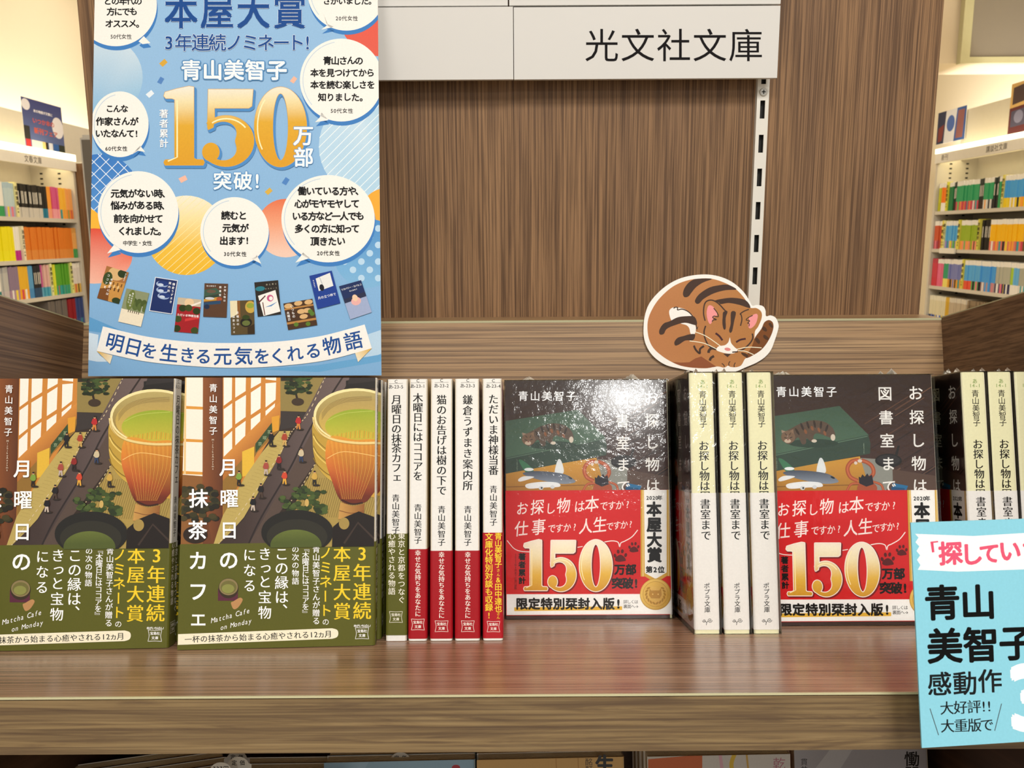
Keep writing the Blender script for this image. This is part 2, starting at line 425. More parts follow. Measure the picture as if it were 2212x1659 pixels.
# ------------------------------------------------------------------ display unit (tilted tray, ledge, back panel)
unit = empty('display_shelf', TRAY, 'oak-look display shelf whose tilted tray holds all the bunko paperbacks', 'shelf')
HB = 105.0; DF, DB = 372.0, 601.0; BT = 97.0
xl = tray_at(181, 700, DB)[0]; xr = tray_at(2033, 684, DB)[0]
TH = 13
MB().box(xl-TH, xr+TH+13, DF+.9, DB+18, -HB-24, -HB).build('tray_board', M['tray'], unit)
MB().box(xl-TH, xr+TH+13, DF-.2, DF+.8, -HB-24, -HB-1.2).build('tray_front_edge', M['edge'], unit)
o = MB().box(xl-TH, xr+TH+13, DF-.35, DF+.9, -HB-.8, -HB+.12).build('edge_banding', M['banding'], unit, bevel=.15); o['label'] = 'pale bright strip along the tray front edge'
MB().box(xl, xr, DB, DB+12, -HB, BT-.8).build('tray_back_board', M['band'], unit)
CS = .012
for sx, x0, x1 in ((-1, xl-TH, xl), (1, xr, xr+TH)):
    mb = MB().box(x0, x1, DF+30, DB+14, -HB, BT)
    # top edge rises a little towards the front
    SP = .06 if sx > 0 else 0      # the right cheek splays out a little towards the front
    mb.v = [(x+SP*(DB-y), y, z+(CS*(DB-y) if z > 50 else 0)) for x, y, z in mb.v]
    mb.build('side_cheek', M['cheek'], unit)
    mb = MB().box(x0+.3, x1-.3, DF+30, DB+14, BT, BT+.9)
    mb.v = [(x+SP*(DB-y), y, z+CS*(DB-y)) for x, y, z in mb.v]
    mb.build('edge_banding', M['banding'], unit)
UI = unit.matrix_world
def world_part(name, mb, mat, parent=unit, bevel=0):      # parts given in upright world mm around the camera foot
    o = mb.build(name, mat, None, None, bevel); o.parent = parent; o.matrix_parent_inverse = parent.matrix_world.inverted(); return o
YP = .6586
pl = at_y(175.5, 100, YP).x*1000; pr = at_y(2031.5, 100, YP).x*1000; foot = at_y(1300, 683, YP).z*1000
wband = TRAY @ Vector((0, DB/1000, BT/1000))
world_part('back_panel', MB().box(pl, pr, 658.6, 676, foot-300, 1330+700), M['panel'])
world_part('ledge', MB().box((xl-TH)*1.0, xr+TH, wband.y*1000+1, 676, foot-19, foot-.2), M['band'])
world_part('edge_banding', MB().box(xl, xr, wband.y*1000-.5, wband.y*1000+.8, wband.z*1000-1.4, wband.z*1000+.1), M['banding'])
# rear supports and plinth below
world_part('plinth', MB().box(pl, pr, 470, 676, 0, 90), M['shaded_wood'])
world_part('lower_back_board', MB().box(pl, pr, 664, 676, 90, foot-300), M['shaded_wood'])
# lower tier
LD0, LDB, LH = 500.0, 690.0, -217-152
MB().box(xl, xr, LD0-60, LDB, LH-20, LH).build('lower_tray', M['shaded_wood'], unit)
MB().box(xl, xr, LDB-12, LDB, LH, -HB-24).build('lower_tray_back', M['shaded_wood'], unit)
for x0, x1 in ((xl-TH, xl), (xr, xr+TH)): MB().box(x0, x1, DF+3, LDB, LH-20, -HB-24).build('lower_side_panel', M['shaded_wood'], unit)
# slotted upright
def strip():
    t0, t1 = at_y(1649.5, 165, YP-.004), at_y(1627.5, 655, YP-.004)
    xc = (t0.x+t1.x)/2*1000; zs = at_y(1645, 237, YP-.004).z*1000
    mb = MB(); W, SW, SH = 9.0, 3.7, 13.2; y = 658.6-5; top = 2000; bot = foot
    slots = [zs-25*k for k in range(-12, 12) if bot+2 < zs-25*k-SH/2 and zs-25*k+SH/2 < top]
    slots = [s for s in slots if abs(s-(zs+25*.5)) > 3]
    segs = []; prev = top
    for s in sorted(slots, reverse=True):
        mb.box(xc-W/2, xc+W/2, y, y+1.2, s+SH/2, prev)
        mb.box(xc-W/2, xc-SW/2, y, y+1.2, s-SH/2, s+SH/2); mb.box(xc+SW/2, xc+W/2, y, y+1.2, s-SH/2, s+SH/2); prev = s-SH/2
    mb.box(xc-W/2, xc+W/2, y, y+1.2, bot, prev)
    mb.box(xc-W/2, xc-W/2+1, y+1, 659, bot, top); mb.box(xc+W/2-1, xc+W/2, y+1, 659, bot, top)
    st = world_part('slotted_upright', mb, M['white_metal']); st['label'] = 'white metal strip with a row of slots'
    b = MB().box(xc-W/2+1.2, xc+W/2-1.2, 657.8, 658.4, bot, top).build('slot_shade_backing', M['black']); b.parent = st; b.matrix_parent_inverse = (st.matrix_parent_inverse and st.matrix_world.inverted())  # solid black strip behind the holes, painted shade of the slots
    b.matrix_parent_inverse = Matrix.Identity(4)
    sp = at_y(1649, 198.5, YP-.006); bm = bmesh.new()
    bmesh.ops.create_cone(bm, cap_ends=True, segments=24, radius1=.0031, radius2=.0026, depth=.0012, matrix=Matrix.Translation((xc/1000, (y-.6)/1000, sp.z)) @ Matrix.Rotation(math.pi/2, 4, 'X'))
    me = bpy.data.meshes.new('screw'); bm.to_mesh(me); bm.free(); me.materials.append(M['screw']); s2 = put('screw', me, st)
    cr = MB(); z = sp.z*1000
    cr.box(xc-.35, xc+.35, y-1.3, y-1.15, z-1.5, z+1.5); cr.box(xc-1.5, xc+1.5, y-1.3, y-1.15, z-.35, z+.35); cr.build('screw_cross', M['black'], st)
strip()

# ------------------------------------------------------------------ sign plates
def plate(px, yy, label, depth, text=None):
    x0, x1 = px; y0, y1 = yy; Y = .640-depth
    a = at_y(x0, y1, Y); b = at_y(x1, y1, Y); zt = at_y((x0+x1)/2, y0, Y).z*1000
    zb = (a.z+b.z)/2*1000
    r = empty('sign_plate', Matrix.Translation(((a.x+b.x)/2, Y, zb/1000)), label, 'sign', 'white sign plates above the shelf')
    hw = (b.x-a.x)*500; mb = MB().box(-hw, hw, 0, 1.6, 0, zt-zb)
    mb.box(-hw, hw, 1.6, 5, 0, 1.2); mb.box(-hw, hw, 1.6, 5, zt-zb-1.2, zt-zb)
    mb.build('plate', M['sign'], r)
    # hanging bracket reaching back to the panel
    MB().box(-hw+8, -hw+20, 1.5, 658.6-Y*1000, 6, 12).build('bracket', M['white_metal'], r)
    MB().box(hw-20, hw-8, 1.5, 658.6-Y*1000, 6, 12).build('bracket', M['white_metal'], r)
    if text:
        P = Print(proj(r.matrix_world, 1, 0), None, (0, 0, 1)); pf = P.pf
        P.pf = lambda x, y: (lambda q: (q[0], q[2]))(pf(x, y)); P.to3 = lambda u, v, l: (u, -.12-l*EPS, v)
        P.th(text, 1261, 1650, 99, 76, '#120e10', .004)
        P.build('lettering', M['card'], r)
    return r
plate((1110.5, 1678.5), (14, 170), 'white sign plate lettered in black with five characters, above bare wood panel', 0, '光文社文庫')
plate((560, 1109), (16, 173), 'blank white sign plate directly right of the blue poster', .0015)
plate((1100, 1686), (-150, 10), 'white sign plate cut by the top frame edge above the lettered plate', 0)
plate((520, 1097), (-148, 13.5), 'white sign plate cut by the top frame edge above the blank plate', 0)

# ------------------------------------------------------------------ bunko paperbacks
def book_shell(W, H, T, front, spine, back, gap=.32, page='paper', name='book', r=1.7):
    """cover wrapped round a page block; front faces -Y, spine faces +X"""
    arc = lambda cx, cy, a0, R: [(cx+R*math.cos(rad(a0+30*i)), cy+R*math.sin(rad(a0+30*i))) for i in range(4)]
    hw = W/2; t = .3
    outer = [(-hw, 0)]+arc(hw-r, r, -90, r)+arc(hw-r, T-r, 0, r)+[(-hw, T)]
    inner = [(-hw, t)]+arc(hw-r, r, -90, r-t)+arc(hw-r, T-r, 0, r-t)+[(-hw, T-t)]
    mb = MB(); n = len(outer)
    cols = [front]+[spine]*(n-3)+[back]
    for i in range(n-1):
        a, b, c, d = outer[i], outer[i+1], inner[i+1], inner[i]; k = cols[i]
        mb.face([(*a, 0), (*b, 0), (*b, H), (*a, H)], k); mb.face([(*d, 0), (*c, 0), (*c, H), (*d, H)], '#e9e4d8')
        for z in (0, H): mb.face([(*a, z), (*b, z), (*c, z), (*d, z)], k)
    for i in (0, n-1):
        mb.face([(*outer[i], 0), (*inner[i], 0), (*inner[i], H), (*outer[i], H)], front)
    return mb.mesh(name+'_cover', M['gloss'])
def band_mesh(W, T, z0, z1, front, spine, back, off=.22):
    hw = W/2; r = 1.8; arc = lambda cx, cy, a0: [(cx+r*math.cos(rad(a0+30*i)), cy+r*math.sin(rad(a0+30*i))) for i in range(4)]
    o = off
    p = [(-hw-.3, -o)]+[(x+o, y-o) for x, y in arc(hw-r, r, -90)]+[(x+o, y+o) for x, y in arc(hw-r, T-r, 0)]+[(-hw-.3, T+o)]
    cols = [front]+[spine]*(len(p)-3)+[back]; mb = MB()
    for i in range(len(p)-1):
        (ax, ay), (bx, by) = p[i], p[i+1]; mb.face([(ax, ay, z0), (bx, by, z0), (bx, by, z1), (ax, ay, z1)], cols[i])
    me = mb.mesh('paper_band', M['print'])
    return me
def make_book(name, W, H, T, front, spine, back, band=None, M0=None, label='', cat='book', group=None, page='paper'):
    r = empty(name, M0, label, cat, group)
    cv = put('cover', book_shell(W, H, T, front, spine, back), r)
    mb = MB().box(-W/2+1.2, W/2-.5, .32, T-.32, .6, H-.6); 
    for i in range(1, 5):       # signatures: shallow grooves between gatherings at the head
        y = .32+(T-.64)*i/5; mb.box(-W/2+1.1, W/2-.6, y-.12, y+.12, H-.62, H-.35)
    mb.build('page_block', M[page], r)
    bd = None
    if band:
        z0, z1, f, sp, b = band; bd = put('paper_band', band_mesh(W, T, z0, z1, f, sp, b), r)
    return r, cv, bd
def RZ(a): return Matrix.Rotation(rad(a), 4, 'Z')
def on_tray(x, D, yaw=0, h=-HB+.25): return TRAY @ Matrix.Translation((x/1000, D/1000, h/1000)) @ RZ(yaw)
def face_out(x_left, D, W, yaw=0):            # front cover out: x_left is the left edge
    return on_tray(x_left, D, yaw) @ Matrix.Translation((W/2000, 0, 0))
def spine_out(x_left, D, W, T):               # spine to the viewer: front cover to the left
    return on_tray(x_left, D) @ Matrix.Translation((0, W/2000, 0)) @ RZ(-90)
def front_print(root, W, H, T, crop, off=.02, z0=None, z1=None):
    pf = proj(root.matrix_world, 1, -off)
    return Print(lambda x, y: (lambda q: (q[0], q[2]))(pf(x, y)), lambda u, v, l: (u, -off-l*EPS, v), crop,
                 [(-W/2, z0 or 0), (W/2-.8, z0 or 0), (W/2-.8, z1 or H), (-W/2, z1 or H)])
def spine_print(root, W, H, T, crop, off=.02, z0=None, z1=None):
    pf = proj(root.matrix_world, 0, W/2+off)
    return Print(lambda x, y: (lambda q: (q[1], q[2]))(pf(x, y)), lambda u, v, l: (W/2+off+l*EPS, u, v), crop,
                 [(.3, z0 or 0), (T-.3, z0 or 0), (T-.3, z1 or H), (.3, z1 or H)])
def logo_box(P, x, y, w, col):
    """the little waisted publisher's cartouche with two lines"""
    h = w*.84; a = smooth([(x-w/2, y-h/2), (x, y-h/2+w*.03), (x+w/2, y-h/2)], 4, False); b = smooth([(x+w/2, y-h/2), (x+w*.42, y), (x+w/2, y+h/2)], 4, False)
    c = smooth([(x+w/2, y+h/2), (x, y+h/2-w*.03), (x-w/2, y+h/2)], 4, False); d = smooth([(x-w/2, y+h/2), (x-w*.42, y), (x-w/2, y-h/2)], 4, False)
    P.line(a+b[1:]+c[1:]+d[1:], w*.03, col)
    P.th('宝島社', x-w*.36, x+w*.36, y-h*.2, w*.25, col, .02); P.th('文庫', x-w*.26, x+w*.26, y+h*.2, w*.25, col, .02)

# ---- the olive-banded tea-bowl paperback (front cover crop [370,800,840,1420], spine crop [800,800,1110,1420])
TW, THH, TT = 105.5, 148.0, 11.8
C4 = (370, 800, 470/1258); C5 = (800, 800, 310/830)
xA = tray_at(385, 1402, 459)[0]
xB = tray_at(376, 1389, 464)[0]-TW-.6
MA, MBk = face_out(xA, 458.5, TW, 4.6), face_out(xB-2.5, 458, TW, 3.2)
D5 = 477.0
def xs5(px, D=D5): return tray_at(C5[0]+px*C5[2], C5[1]+1540*C5[2], D)[0]
TITLE_G = 'copies of the tea bowl paperback stacked face out'
tea, cvA, bdA = make_book('paperback_book', TW, THH, TT, '#2c211b', '#e9e7e2', '#d9cfb4', (.0, 56.5, '#5a5b20', '#5a5b20', '#5a5b20'), MA,
                     'tea bowl cover paperback with olive band, whole front in view under the poster')
P = front_print(tea, TW, THH, TT, C4, z0=54, z1=THH)
def tea_cover(P):
    q = P.poly
    q([(30, 20), (1200, 20), (1200, 1020), (30, 1020)], '#33261f')
    q([(30, 20), (300, 20), (300, 1020), (30, 1020)], '#6b3c20')                                   # shoji wall, left
    q([(40, 25), (185, 25), (182, 640), (35, 640)], '#f3ebdc')
    for y in (215, 405, 592): q([(35, y-12), (185, y-4), (185, y+12), (35, y+6)], '#d9963c')
    q([(76, 25), (88, 25), (84, 600), (72, 600)], '#e9c58a')
    q([(30, 600), (182, 612), (182, 1020), (30, 1020)], '#8a5a2c')
    q([(183, 25), (300, 25), (296, 840), (240, 1020), (180, 700)], '#70401f', grad=((183, 0), (300, 0), ['#8a4f28', '#5c3119']))
    q([(298, 25), (636, 25), (630, 300), (298, 840)], '#c98336')
    wins = [((303, 25), (352, 25), (350, 170), (303, 205)), ((303, 225), (352, 190), (352, 330), (303, 370)), ((303, 395), (352, 350), (352, 500), (303, 505)),
            ((370, 25), (432, 25), (430, 120), (370, 158)), ((370, 180), (432, 142), (430, 270), (370, 312)), ((370, 335), (430, 292), (426, 430), (370, 482)),
            ((462, 25), (520, 25), (518, 72), (460, 105)), ((460, 128), (518, 90), (516, 220), (460, 258)), ((460, 282), (516, 245), (512, 350), (460, 400)),
            ((545, 25), (608, 25), (606, 60), (545, 52)), ((545, 75), (606, 70), (603, 170), (545, 215)), ((545, 235), (600, 190), (598, 215), (545, 265))]
    for wq in wins: q(list(wq), '#f6efe4')
    q([(298, 505), (640, 170), (640, 262), (298, 640)], '#bb7430', grad=((300, 500), (400, 600), ['#d08a3c', '#9a5823']))
    q([(298, 640), (640, 262), (622, 350), (500, 470), (410, 620), (300, 840)], '#8f6a2c')
    q([(486, 425), (583, 300), (586, 352), (488, 478)], '#33492b'); 
    for k, c in enumerate('京喫茶'): P.th(c, 500+k*27, 526+k*27, 425-k*34, 24, '#9fb08a')
    q([(410, 470), (480, 440), (478, 600), (410, 615)], '#e0b43a'); q([(580, 270), (625, 260), (622, 345), (585, 360)], '#d99a2e')
    q([(298, 840), (430, 610), (520, 480), (625, 352), (690, 350), (640, 470), (420, 850), (270, 1020), (240, 1020)], '#b9a35c')
    for k in range(26):
        t = k/26; x0, y0 = 310+t*340, 830-t*480; q([(x0, y0), (x0+3, y0), (x0+55-t*20, y0+12), (x0+52-t*20, y0+12)], '#8f7a3c')
    q([(630, 25), (900, 25), (780, 240), (632, 235)], '#8d7b45'); q([(632, 25), (830, 25), (800, 60), (634, 62)], '#2a221b')
    q([(632, 235), (780, 245), (822, 318), (700, 330), (632, 345)], '#37302f')
    q([(893, 25), (1045, 25), (960, 180), (830, 330), (660, 640), (440, 1020), (258, 1020), (420, 860), (640, 470), (760, 280)], '#4a3d3a', grad=((400, 0), (1000, 0), ['#3a2c28', '#6a5a58']))
    q([(1045, 25), (820, 330), (850, 370), (830, 540), (600, 860), (560, 1020), (440, 1020), (660, 640), (810, 360), (830, 320)], '#54443c')
    P.line([(1000, 25), (800, 340), (690, 560), (520, 850), (440, 1020)], 10, '#2a2120', True)
    st = smooth([(890, 40), (790, 250), (700, 350), (640, 460), (520, 650), (380, 850), (270, 1010)], 14, False)
    for i in range(0, len(st)-1, 2): P.line([st[i], st[i+1]], 4, '#d8c49a')
    st = smooth([(838, 530), (760, 660), (690, 760)], 12, False)
    for i in range(0, len(st)-1, 2): P.line([st[i], st[i+1]], 4, '#d8c49a')
    q([(1010, 60), (1200, 25), (1200, 100), (1010, 110)], '#1a1718'); q([(1035, 25), (1200, 25), (1200, 60), (1020, 80)], '#2a2526')
    q([(840, 530), (1200, 640), (1200, 1020), (880, 1020), (700, 800)], '#a88f4b')
    for k in range(34):
        x0 = 780+k*13; q([(x0, 620), (x0+4, 622), (x0-60, 850), (x0-64, 850)], '#8a7338')
    # small pines
    for (cx, cy, sc) in ((735, 90, 1.0),):
        P.line([(735, 180), (722, 130), (745, 80), (730, 40)], 12, '#2c2016', True)
        for k in range(60):
            rr = random.Random(k); P.ell(cx+rr.uniform(-72, 72)*sc, cy+rr.uniform(-62, 45)*sc, 17*sc, 9*sc, ['#1f2d16', '#2c3d1c', '#3c5024', '#182210'][k % 4], n=8)
        P.ell(732, 182, 36, 22, '#3a2c20', n=16)
    for k in range(60):
        rr = random.Random(90+k); P.ell(160+rr.uniform(-95, 105), 790+rr.uniform(-125, 95), 24, 16, ['#2a2a18', '#383419', '#201d12', '#443c1e'][k % 4], n=8)
    P.ell(140, 950, 70, 50, '#2b1d14')
    # bowl
    bowl = [(823, 300), (818, 400), (828, 500), (870, 590), (960, 660), (1080, 700), (1210, 700), (1210, 250), (900, 250)]
    q(bowl, None, sm=True, grad=((820, 0), (1200, 0), ['#b8963a', '#dcb850', '#c9983c']))
    for k, (y0, c) in enumerate(((385, '#8f7428'), (400, '#e8cc70'), (455, '#8f7428'), (470, '#e0c060'), (525, '#86691f'))):
        P.line([(822, y0-20), (848, y0+25), (905, y0+75), (990, y0+112)], 6, c, True)
    P.ell(1072, 262, 249, 158, '#efe0a4'); P.ell(1075, 266, 238, 147, None, grad=((0, 110), (0, 420), ['#b9a86a', '#8c7034'])); P.ell(1080, 285, 226, 132, None, grad=((0, 160), (0, 400), ['#a8935a', '#cfae50']))
    for k in range(5): P.line([(870, 250+k*9), (920, 195+k*7), (1010, 160+k*6), (1160, 150+k*6)], 2, '#7d6a3c', True)
    P.ell(1092, 322, 202, 98, None, grad=((0, 225), (0, 420), ['#86a02a', '#a6b034', '#c2b23c']))
    P.line([(905, 290), (1000, 250), (1165, 235)], 3, '#b9c45a', True)
    for k in range(20):
        x = 935+k*13; P.line([(x, 345+abs(k-12)*2.4), (x-3, 392)], 4, '#e0aa34' if k % 2 else '#c98a24')
    q([(905, 400), (960, 380), (1060, 402), (1200, 418), (1200, 640), (1150, 735), (1110, 766), (1035, 775), (975, 745), (930, 640), (893, 520)], None, sm=True, grad=((0, 380), (0, 770), ['#d8a23a', '#dd8a30', '#d07030', '#a84a24', '#6a2a18']))
    for k in range(22):
        x = 915+k*12.5; P.line([(x, 408), (x+8-(x-1050)*.12, 560), (1040+(x-1040)*.42, 745)], 1.6, '#e8a648' if k % 2 else '#c46a26', True)
    P.line([(822, 270), (835, 325), (880, 375), (960, 405), (1080, 420), (1200, 418)], 13, '#e6cf8a', True); P.line([(824, 285), (840, 338), (885, 385), (962, 414), (1080, 430), (1200, 428)], 3, '#a8873c', True)
    P.line([(900, 510), (1000, 470), (1200, 500)], 4, '#f0c070', True)
    P.line([(985, 748), (1045, 772), (1108, 764)], 9, '#3a1c14', True)
    q([(978, 762), (1050, 785), (1118, 770), (1112, 860), (965, 860)], None, grad=((965, 0), (1118, 0), ['#c99a52', '#8f5a2c'])); P.line([(972, 810), (1045, 826), (1114, 812)], 4, '#7a4a26', True)
    # lower dark bowl
    for k in range(90):
        rr = random.Random(40+k); g = rr.choice(((690, 760, 55, 38), (750, 705, 45, 34), (840, 740, 50, 40), (780, 790, 100, 25), (870, 800, 26, 22))); P.ell(g[0]+rr.uniform(-1, 1)*g[2], g[1]+rr.uniform(-1, 1)*g[3], 19, 12, ['#33431c', '#4a5c2a', '#27331a', '#3d4f22'][k % 4], n=8)
    P.ell(785, 765, 12, 22, '#c9a860'); P.ell(730, 935, 208, 128, '#1f1d19'); P.ell(728, 960, 175, 100, '#2d2b22'); P.ell(722, 1012, 148, 92, None, grad=((0, 915), (0, 1020), ['#6c7836', '#4f5a26']))
    q([(935, 905), (1000, 850), (1085, 815), (1210, 860), (1210, 1020), (930, 1020)], '#1e1612'); P.line([(1000, 1000), (1080, 880), (1200, 1000)], 12, '#3c2f28')
    P.ell(1000, 885, 30, 34, '#a38a4a')
    # tiny figures
    for x, y, c1, c2 in ((580, 395, '#17161a', '#17161a'), (657, 395, '#a3402a', '#c9a25a'), (737, 300, '#b3262a', '#c9803a'), (753, 488, '#c9b896', '#2a3a5a'), (625, 528, '#8a2420', '#241c1c'),
                         (550, 562, '#a34a3c', '#b9a8a0'), (657, 618, '#c9452c', '#d9a23c'), (394, 622, '#7a9a3c', '#241c18'), (520, 695, '#1c191c', '#4a3a30'), (475, 770, '#17161a', '#c9b9a9'), (830, 622, '#c9a24a', '#241f1c')):
        P.ell(x+10, y+42, 22, 6, '#2c221c', n=12); q([(x-9, y+2), (x+7, y+2), (x+12, y+40), (x+4, y+42), (x-1, y+18), (x-7, y+40), (x-13, y+38)], c2); q([(x-10, y-26), (x+8, y-28), (x+15, y-6), (x+9, y+8), (x-10, y+8), (x-15, y-8)], c1, sm=True, n=3); P.line([(x-12, y-16), (x-17, y-2), (x-8, y+6)], 5, c1); P.ell(x, y-34, 6.5, 7.5, '#c99a72', n=12); P.ell(x, y-38, 7, 5, '#241a16', n=10)
tea_cover(P)
P.tv('青山美智子', 245, 72, 382, 50, '#fff', .006)
P.tv('MichikoAoyama', 243, 395, 575, 17, '#e8d8c0')
P.layer += 2
P.glyph('月', 333, 562, 108, '#fff', .022); P.glyph('曜', 337, 742, 112, '#fff', .018); P.glyph('日', 337, 925, 108, '#fff', .022)
P.glyph('抹', 160, 742, 115, '#fff', .02); P.glyph('茶', 155, 925, 115, '#fff', .02)
P.build('cover_print', M['gloss'], cvA)
P = front_print(tea, TW, THH, TT, C4, off=.26, z0=0, z1=56.5)
P.layer = 1
P.glyph('の', 332, 1098, 118, '#fff', .022); P.glyph('カ', 155, 1102, 118, '#fff', .022); P.glyph('フ', 155, 1280, 118, '#fff', .022); P.glyph('エ', 156, 1443, 96, '#fff', .024)
Y = '#f3cf2e'
P.tv('3年連続', 1103, 1006, 1446, 108, Y, mincho=.016); P.tv('本屋大賞', 987, 1006, 1450, 104, Y, mincho=.016)
P.tv('ノミネート', 893, 1015, 1430, 78, Y, .012); P.glyph('の', 893, 1455, 42, '#fff', 0)
P.tv('青山美智子さんが贈る', 838, 1012, 1472, 45, '#fff', mincho=.01); P.tv('『木曜日にはココアを』', 777, 1012, 1424, 43, '#fff', mincho=.01); P.tv('の次の物語', 718, 1012, 1242, 43, '#fff', mincho=.01)
P.tv('この縁は、', 638, 1020, 1420, 82, '#fff', mincho=.01); P.tv('きっと宝物', 541, 1018, 1446, 80, '#fff', mincho=.01); P.tv('になる', 453, 1024, 1290, 78, '#fff', mincho=.01)
P.poly([(270, 1262), (385, 1262), (385, 1332), (270, 1332)], '#5a2a3c')
P.ell(331, 1260, 58, 58, '#3a2e22'); P.ell(331, 1252, 54, 48, '#8a7a52'); P.ell(331, 1254, 46, 38, '#6f6a3a'); P.ell(328, 1262, 36, 26, '#8a8c4a')
P.poly([(345, 1345), (360, 1335), (395, 1315), (412, 1322), (408, 1340), (385, 1372), (360, 1380)], '#b98a5a', sm=True)
P.th('Matcha Cafe', 232, 455, 1447, 42, '#fff', -.004, sx=.85, shear=.35, y1=1387, rot=-14); P.th('on Monday', 284, 466, 1488, 40, '#fff', -.004, sx=.85, shear=.35, y1=1446, rot=-14)
P.poly([(20, 1526), (930, 1491)]+smooth([(930, 1491), (958, 1500), (966, 1520), (958, 1542), (930, 1552)], 4, False)+[(20, 1588)], '#f3ecd2')
P.th('一杯の抹茶から始まる心癒やされる12ヵ月', 76, 930, 1557, 44, '#0c0a08', mincho=.012, y1=1524)
P.th('本がいちばん!', 1055, 1155, 1477, 17, '#fff', .02); logo_box(P, 1103, 1520, 78, '#fff')
P.build('band_print', M['print'], bdA)
# spine of the same title, drawn on the spine-out copy
MS = spine_out(xs5(88), D5, TW, TT)
tmp = copytree(tea, MS); tea2 = tmp; tea2['label'] = 'white-spined paperback with olive band, leftmost of the five spines'
tea2['group'] = 'white-spined paperbacks left of centre'
def spine_common(P, x0, x1, num, ytop=62):
    xc = (x0+x1)/2; P.layer = 1
    P.th('C', xc-12, xc+12, ytop, 26, '#222', .01); P.line([(xc-40, ytop+13), (xc+40, ytop+11)], 1.6, '#333'); P.th('あ-23-'+num, xc-42, xc+42, ytop+31, 27, '#222', .01, wts=[1, .5, .7, .7, .5, .7])
P = spine_print(tea2, TW, THH, TT, C5); spine_common(P, 93, 205, '5', 64)
P.tv('月曜日の抹茶カフェ', 151, 142, 648, 60, '#0b0a0a', mincho=.02); P.tv('青山美智子', 147, 716, 948, 46, '#0b0a0a', mincho=.016)
p1 = P
P = spine_print(tea2, TW, THH, TT, C5, off=.26); P.layer = 1
P.tv('東京と京都をつなぐ', 180, 968, 1384, 44, '#f5f0e0', mincho=.008); P.tv('心癒やされる物語', 124, 968, 1334, 44, '#f5f0e0', mincho=.008); logo_box(P, 148, 1460, 76, '#f5f0e0')
p2 = P
# spine prints belong to every copy of the title
cov_of = lambda r, n: [c for c in r.children if c.name.split('.')[0] == n][0]
o1 = p1.build('spine_print', M['gloss'], cov_of(tea, 'cover')); o2 = p2.build('band_spine_print', M['print'], cov_of(tea, 'paper_band'))
for src, n in ((o1, 'cover'), (o2, 'paper_band')):
    c = src.copy(); COL.objects.link(c); c.parent = cov_of(tea2, n)
# the band sits 3 mm up on this copy
for n in ('paper_band',): cov_of(tea2, n).location.z = .0032
# stacks behind
def stack(src, base, n, pitch, labels, group, dx=0):
    for k in range(1, n):
        m = base @ Matrix.Translation((random.uniform(-.8, .8)/1000+dx*k/1000, k*pitch/1000, 0)) @ RZ(random.uniform(-.25, .25))
        c = copytree(src, m); c['label'] = labels; c['group'] = group
    return
def fresh(v): return v
stack(tea, on_tray(xA+TW/2+1.2, 458.5+8.5, 1.8), 7, TT+1.6, 'olive-banded paperbacks packed behind the front copy under the poster', 'olive-banded paperbacks behind the centre copy')
teaL = copytree(tea, MBk); teaL['label'] = 'tea bowl cover paperback with olive band cut off by the left frame edge'
stack(tea, on_tray(xB+TW/2-1.2, 458.5+7, 1.2), 7, TT+1.6, 'paperbacks with olive band packed behind the copy at the left frame edge', 'olive-banded paperbacks behind the left copy')

# ---- the other four spines
G5 = 'white-spined paperbacks left of centre'
RED = '#a3121e'
def spine_book(px, px1, back, bandc, z1, label, title, ty, author, ay, num, front='#c9b896', topy=62, red=RED):
    T = xs5(px1)-xs5(px)-.5; r, cv, bd = make_book('paperback_book', TW, THH, T, front, '#ebe9e4', back, (1.2, z1, red, red, red), spine_out(xs5(px), D5, TW, T), label, 'book', G5)
    P = spine_print(r, TW, THH, T, C5); x0 = px+4; x1 = px1-4; xc = (px+px1)/2; dx = 0
    spine_common(P, x0, x1, num, topy); P.tv(title, xc+dx, ty[0], ty[1], 60, '#0b0a0a', mincho=.02); P.tv(author, xc, ay[0], ay[1], 46, '#0b0a0a', mincho=.016); P.build('spine_print', M['gloss'], cv)
    P = spine_print(r, TW, THH, T, C5, off=.26); P.layer = 1
    return r, P, bd, xc
A = '青山美智子'
r, P, bd, xc = spine_book(219, 331, '#e6cf9a', 'r', 51, 'white-spined paperback with red band, short title, directly right of the olive-banded spine', '木曜日にはココアを', (132, 640), A, (772, 1006), '1', topy=60)
P.tv('幸せな気持ちをあなたに', xc, 1040, 1426, 36, '#f7efe6', mincho=.014); logo_box(P, xc, 1470, 76, '#f7efe6'); P.build('band_spine_print', M['print'], bd)
r, P, bd, xc = spine_book(345, 479, '#3f4c26', 'r', 50, 'white-spined paperback with red band, middle one of the five spines', '猫のお告げは樹の下で', (142, 725), A, (782, 1018), '2', topy=58)
P.tv('幸せな気持ちをあなたに', xc, 1050, 1436, 36, '#f7efe6', mincho=.014); logo_box(P, xc, 1480, 76, '#f7efe6'); P.build('band_spine_print', M['print'], bd)
r, P, bd, xc = spine_book(489, 638, '#14162a', 'r', 50, 'white-spined paperback with red band, thickest of the five spines', '鎌倉うずまき案内所', (140, 698), A, (782, 1018), '3', topy=58)
P.tv('幸せな気持ちをあなたに', xc, 1050, 1436, 36, '#f7efe6', mincho=.014); logo_box(P, xc, 1480, 76, '#f7efe6'); P.build('band_spine_print', M['print'], bd)
r, P, bd, xc = spine_book(652, 772, '#a8201c', 'r', 60, 'white-spined paperback whose red band carries two yellow columns', 'ただいま神様当番', (138, 608), A, (665, 902), '4', front='#b01c1c', topy=60, red='#b01a26')
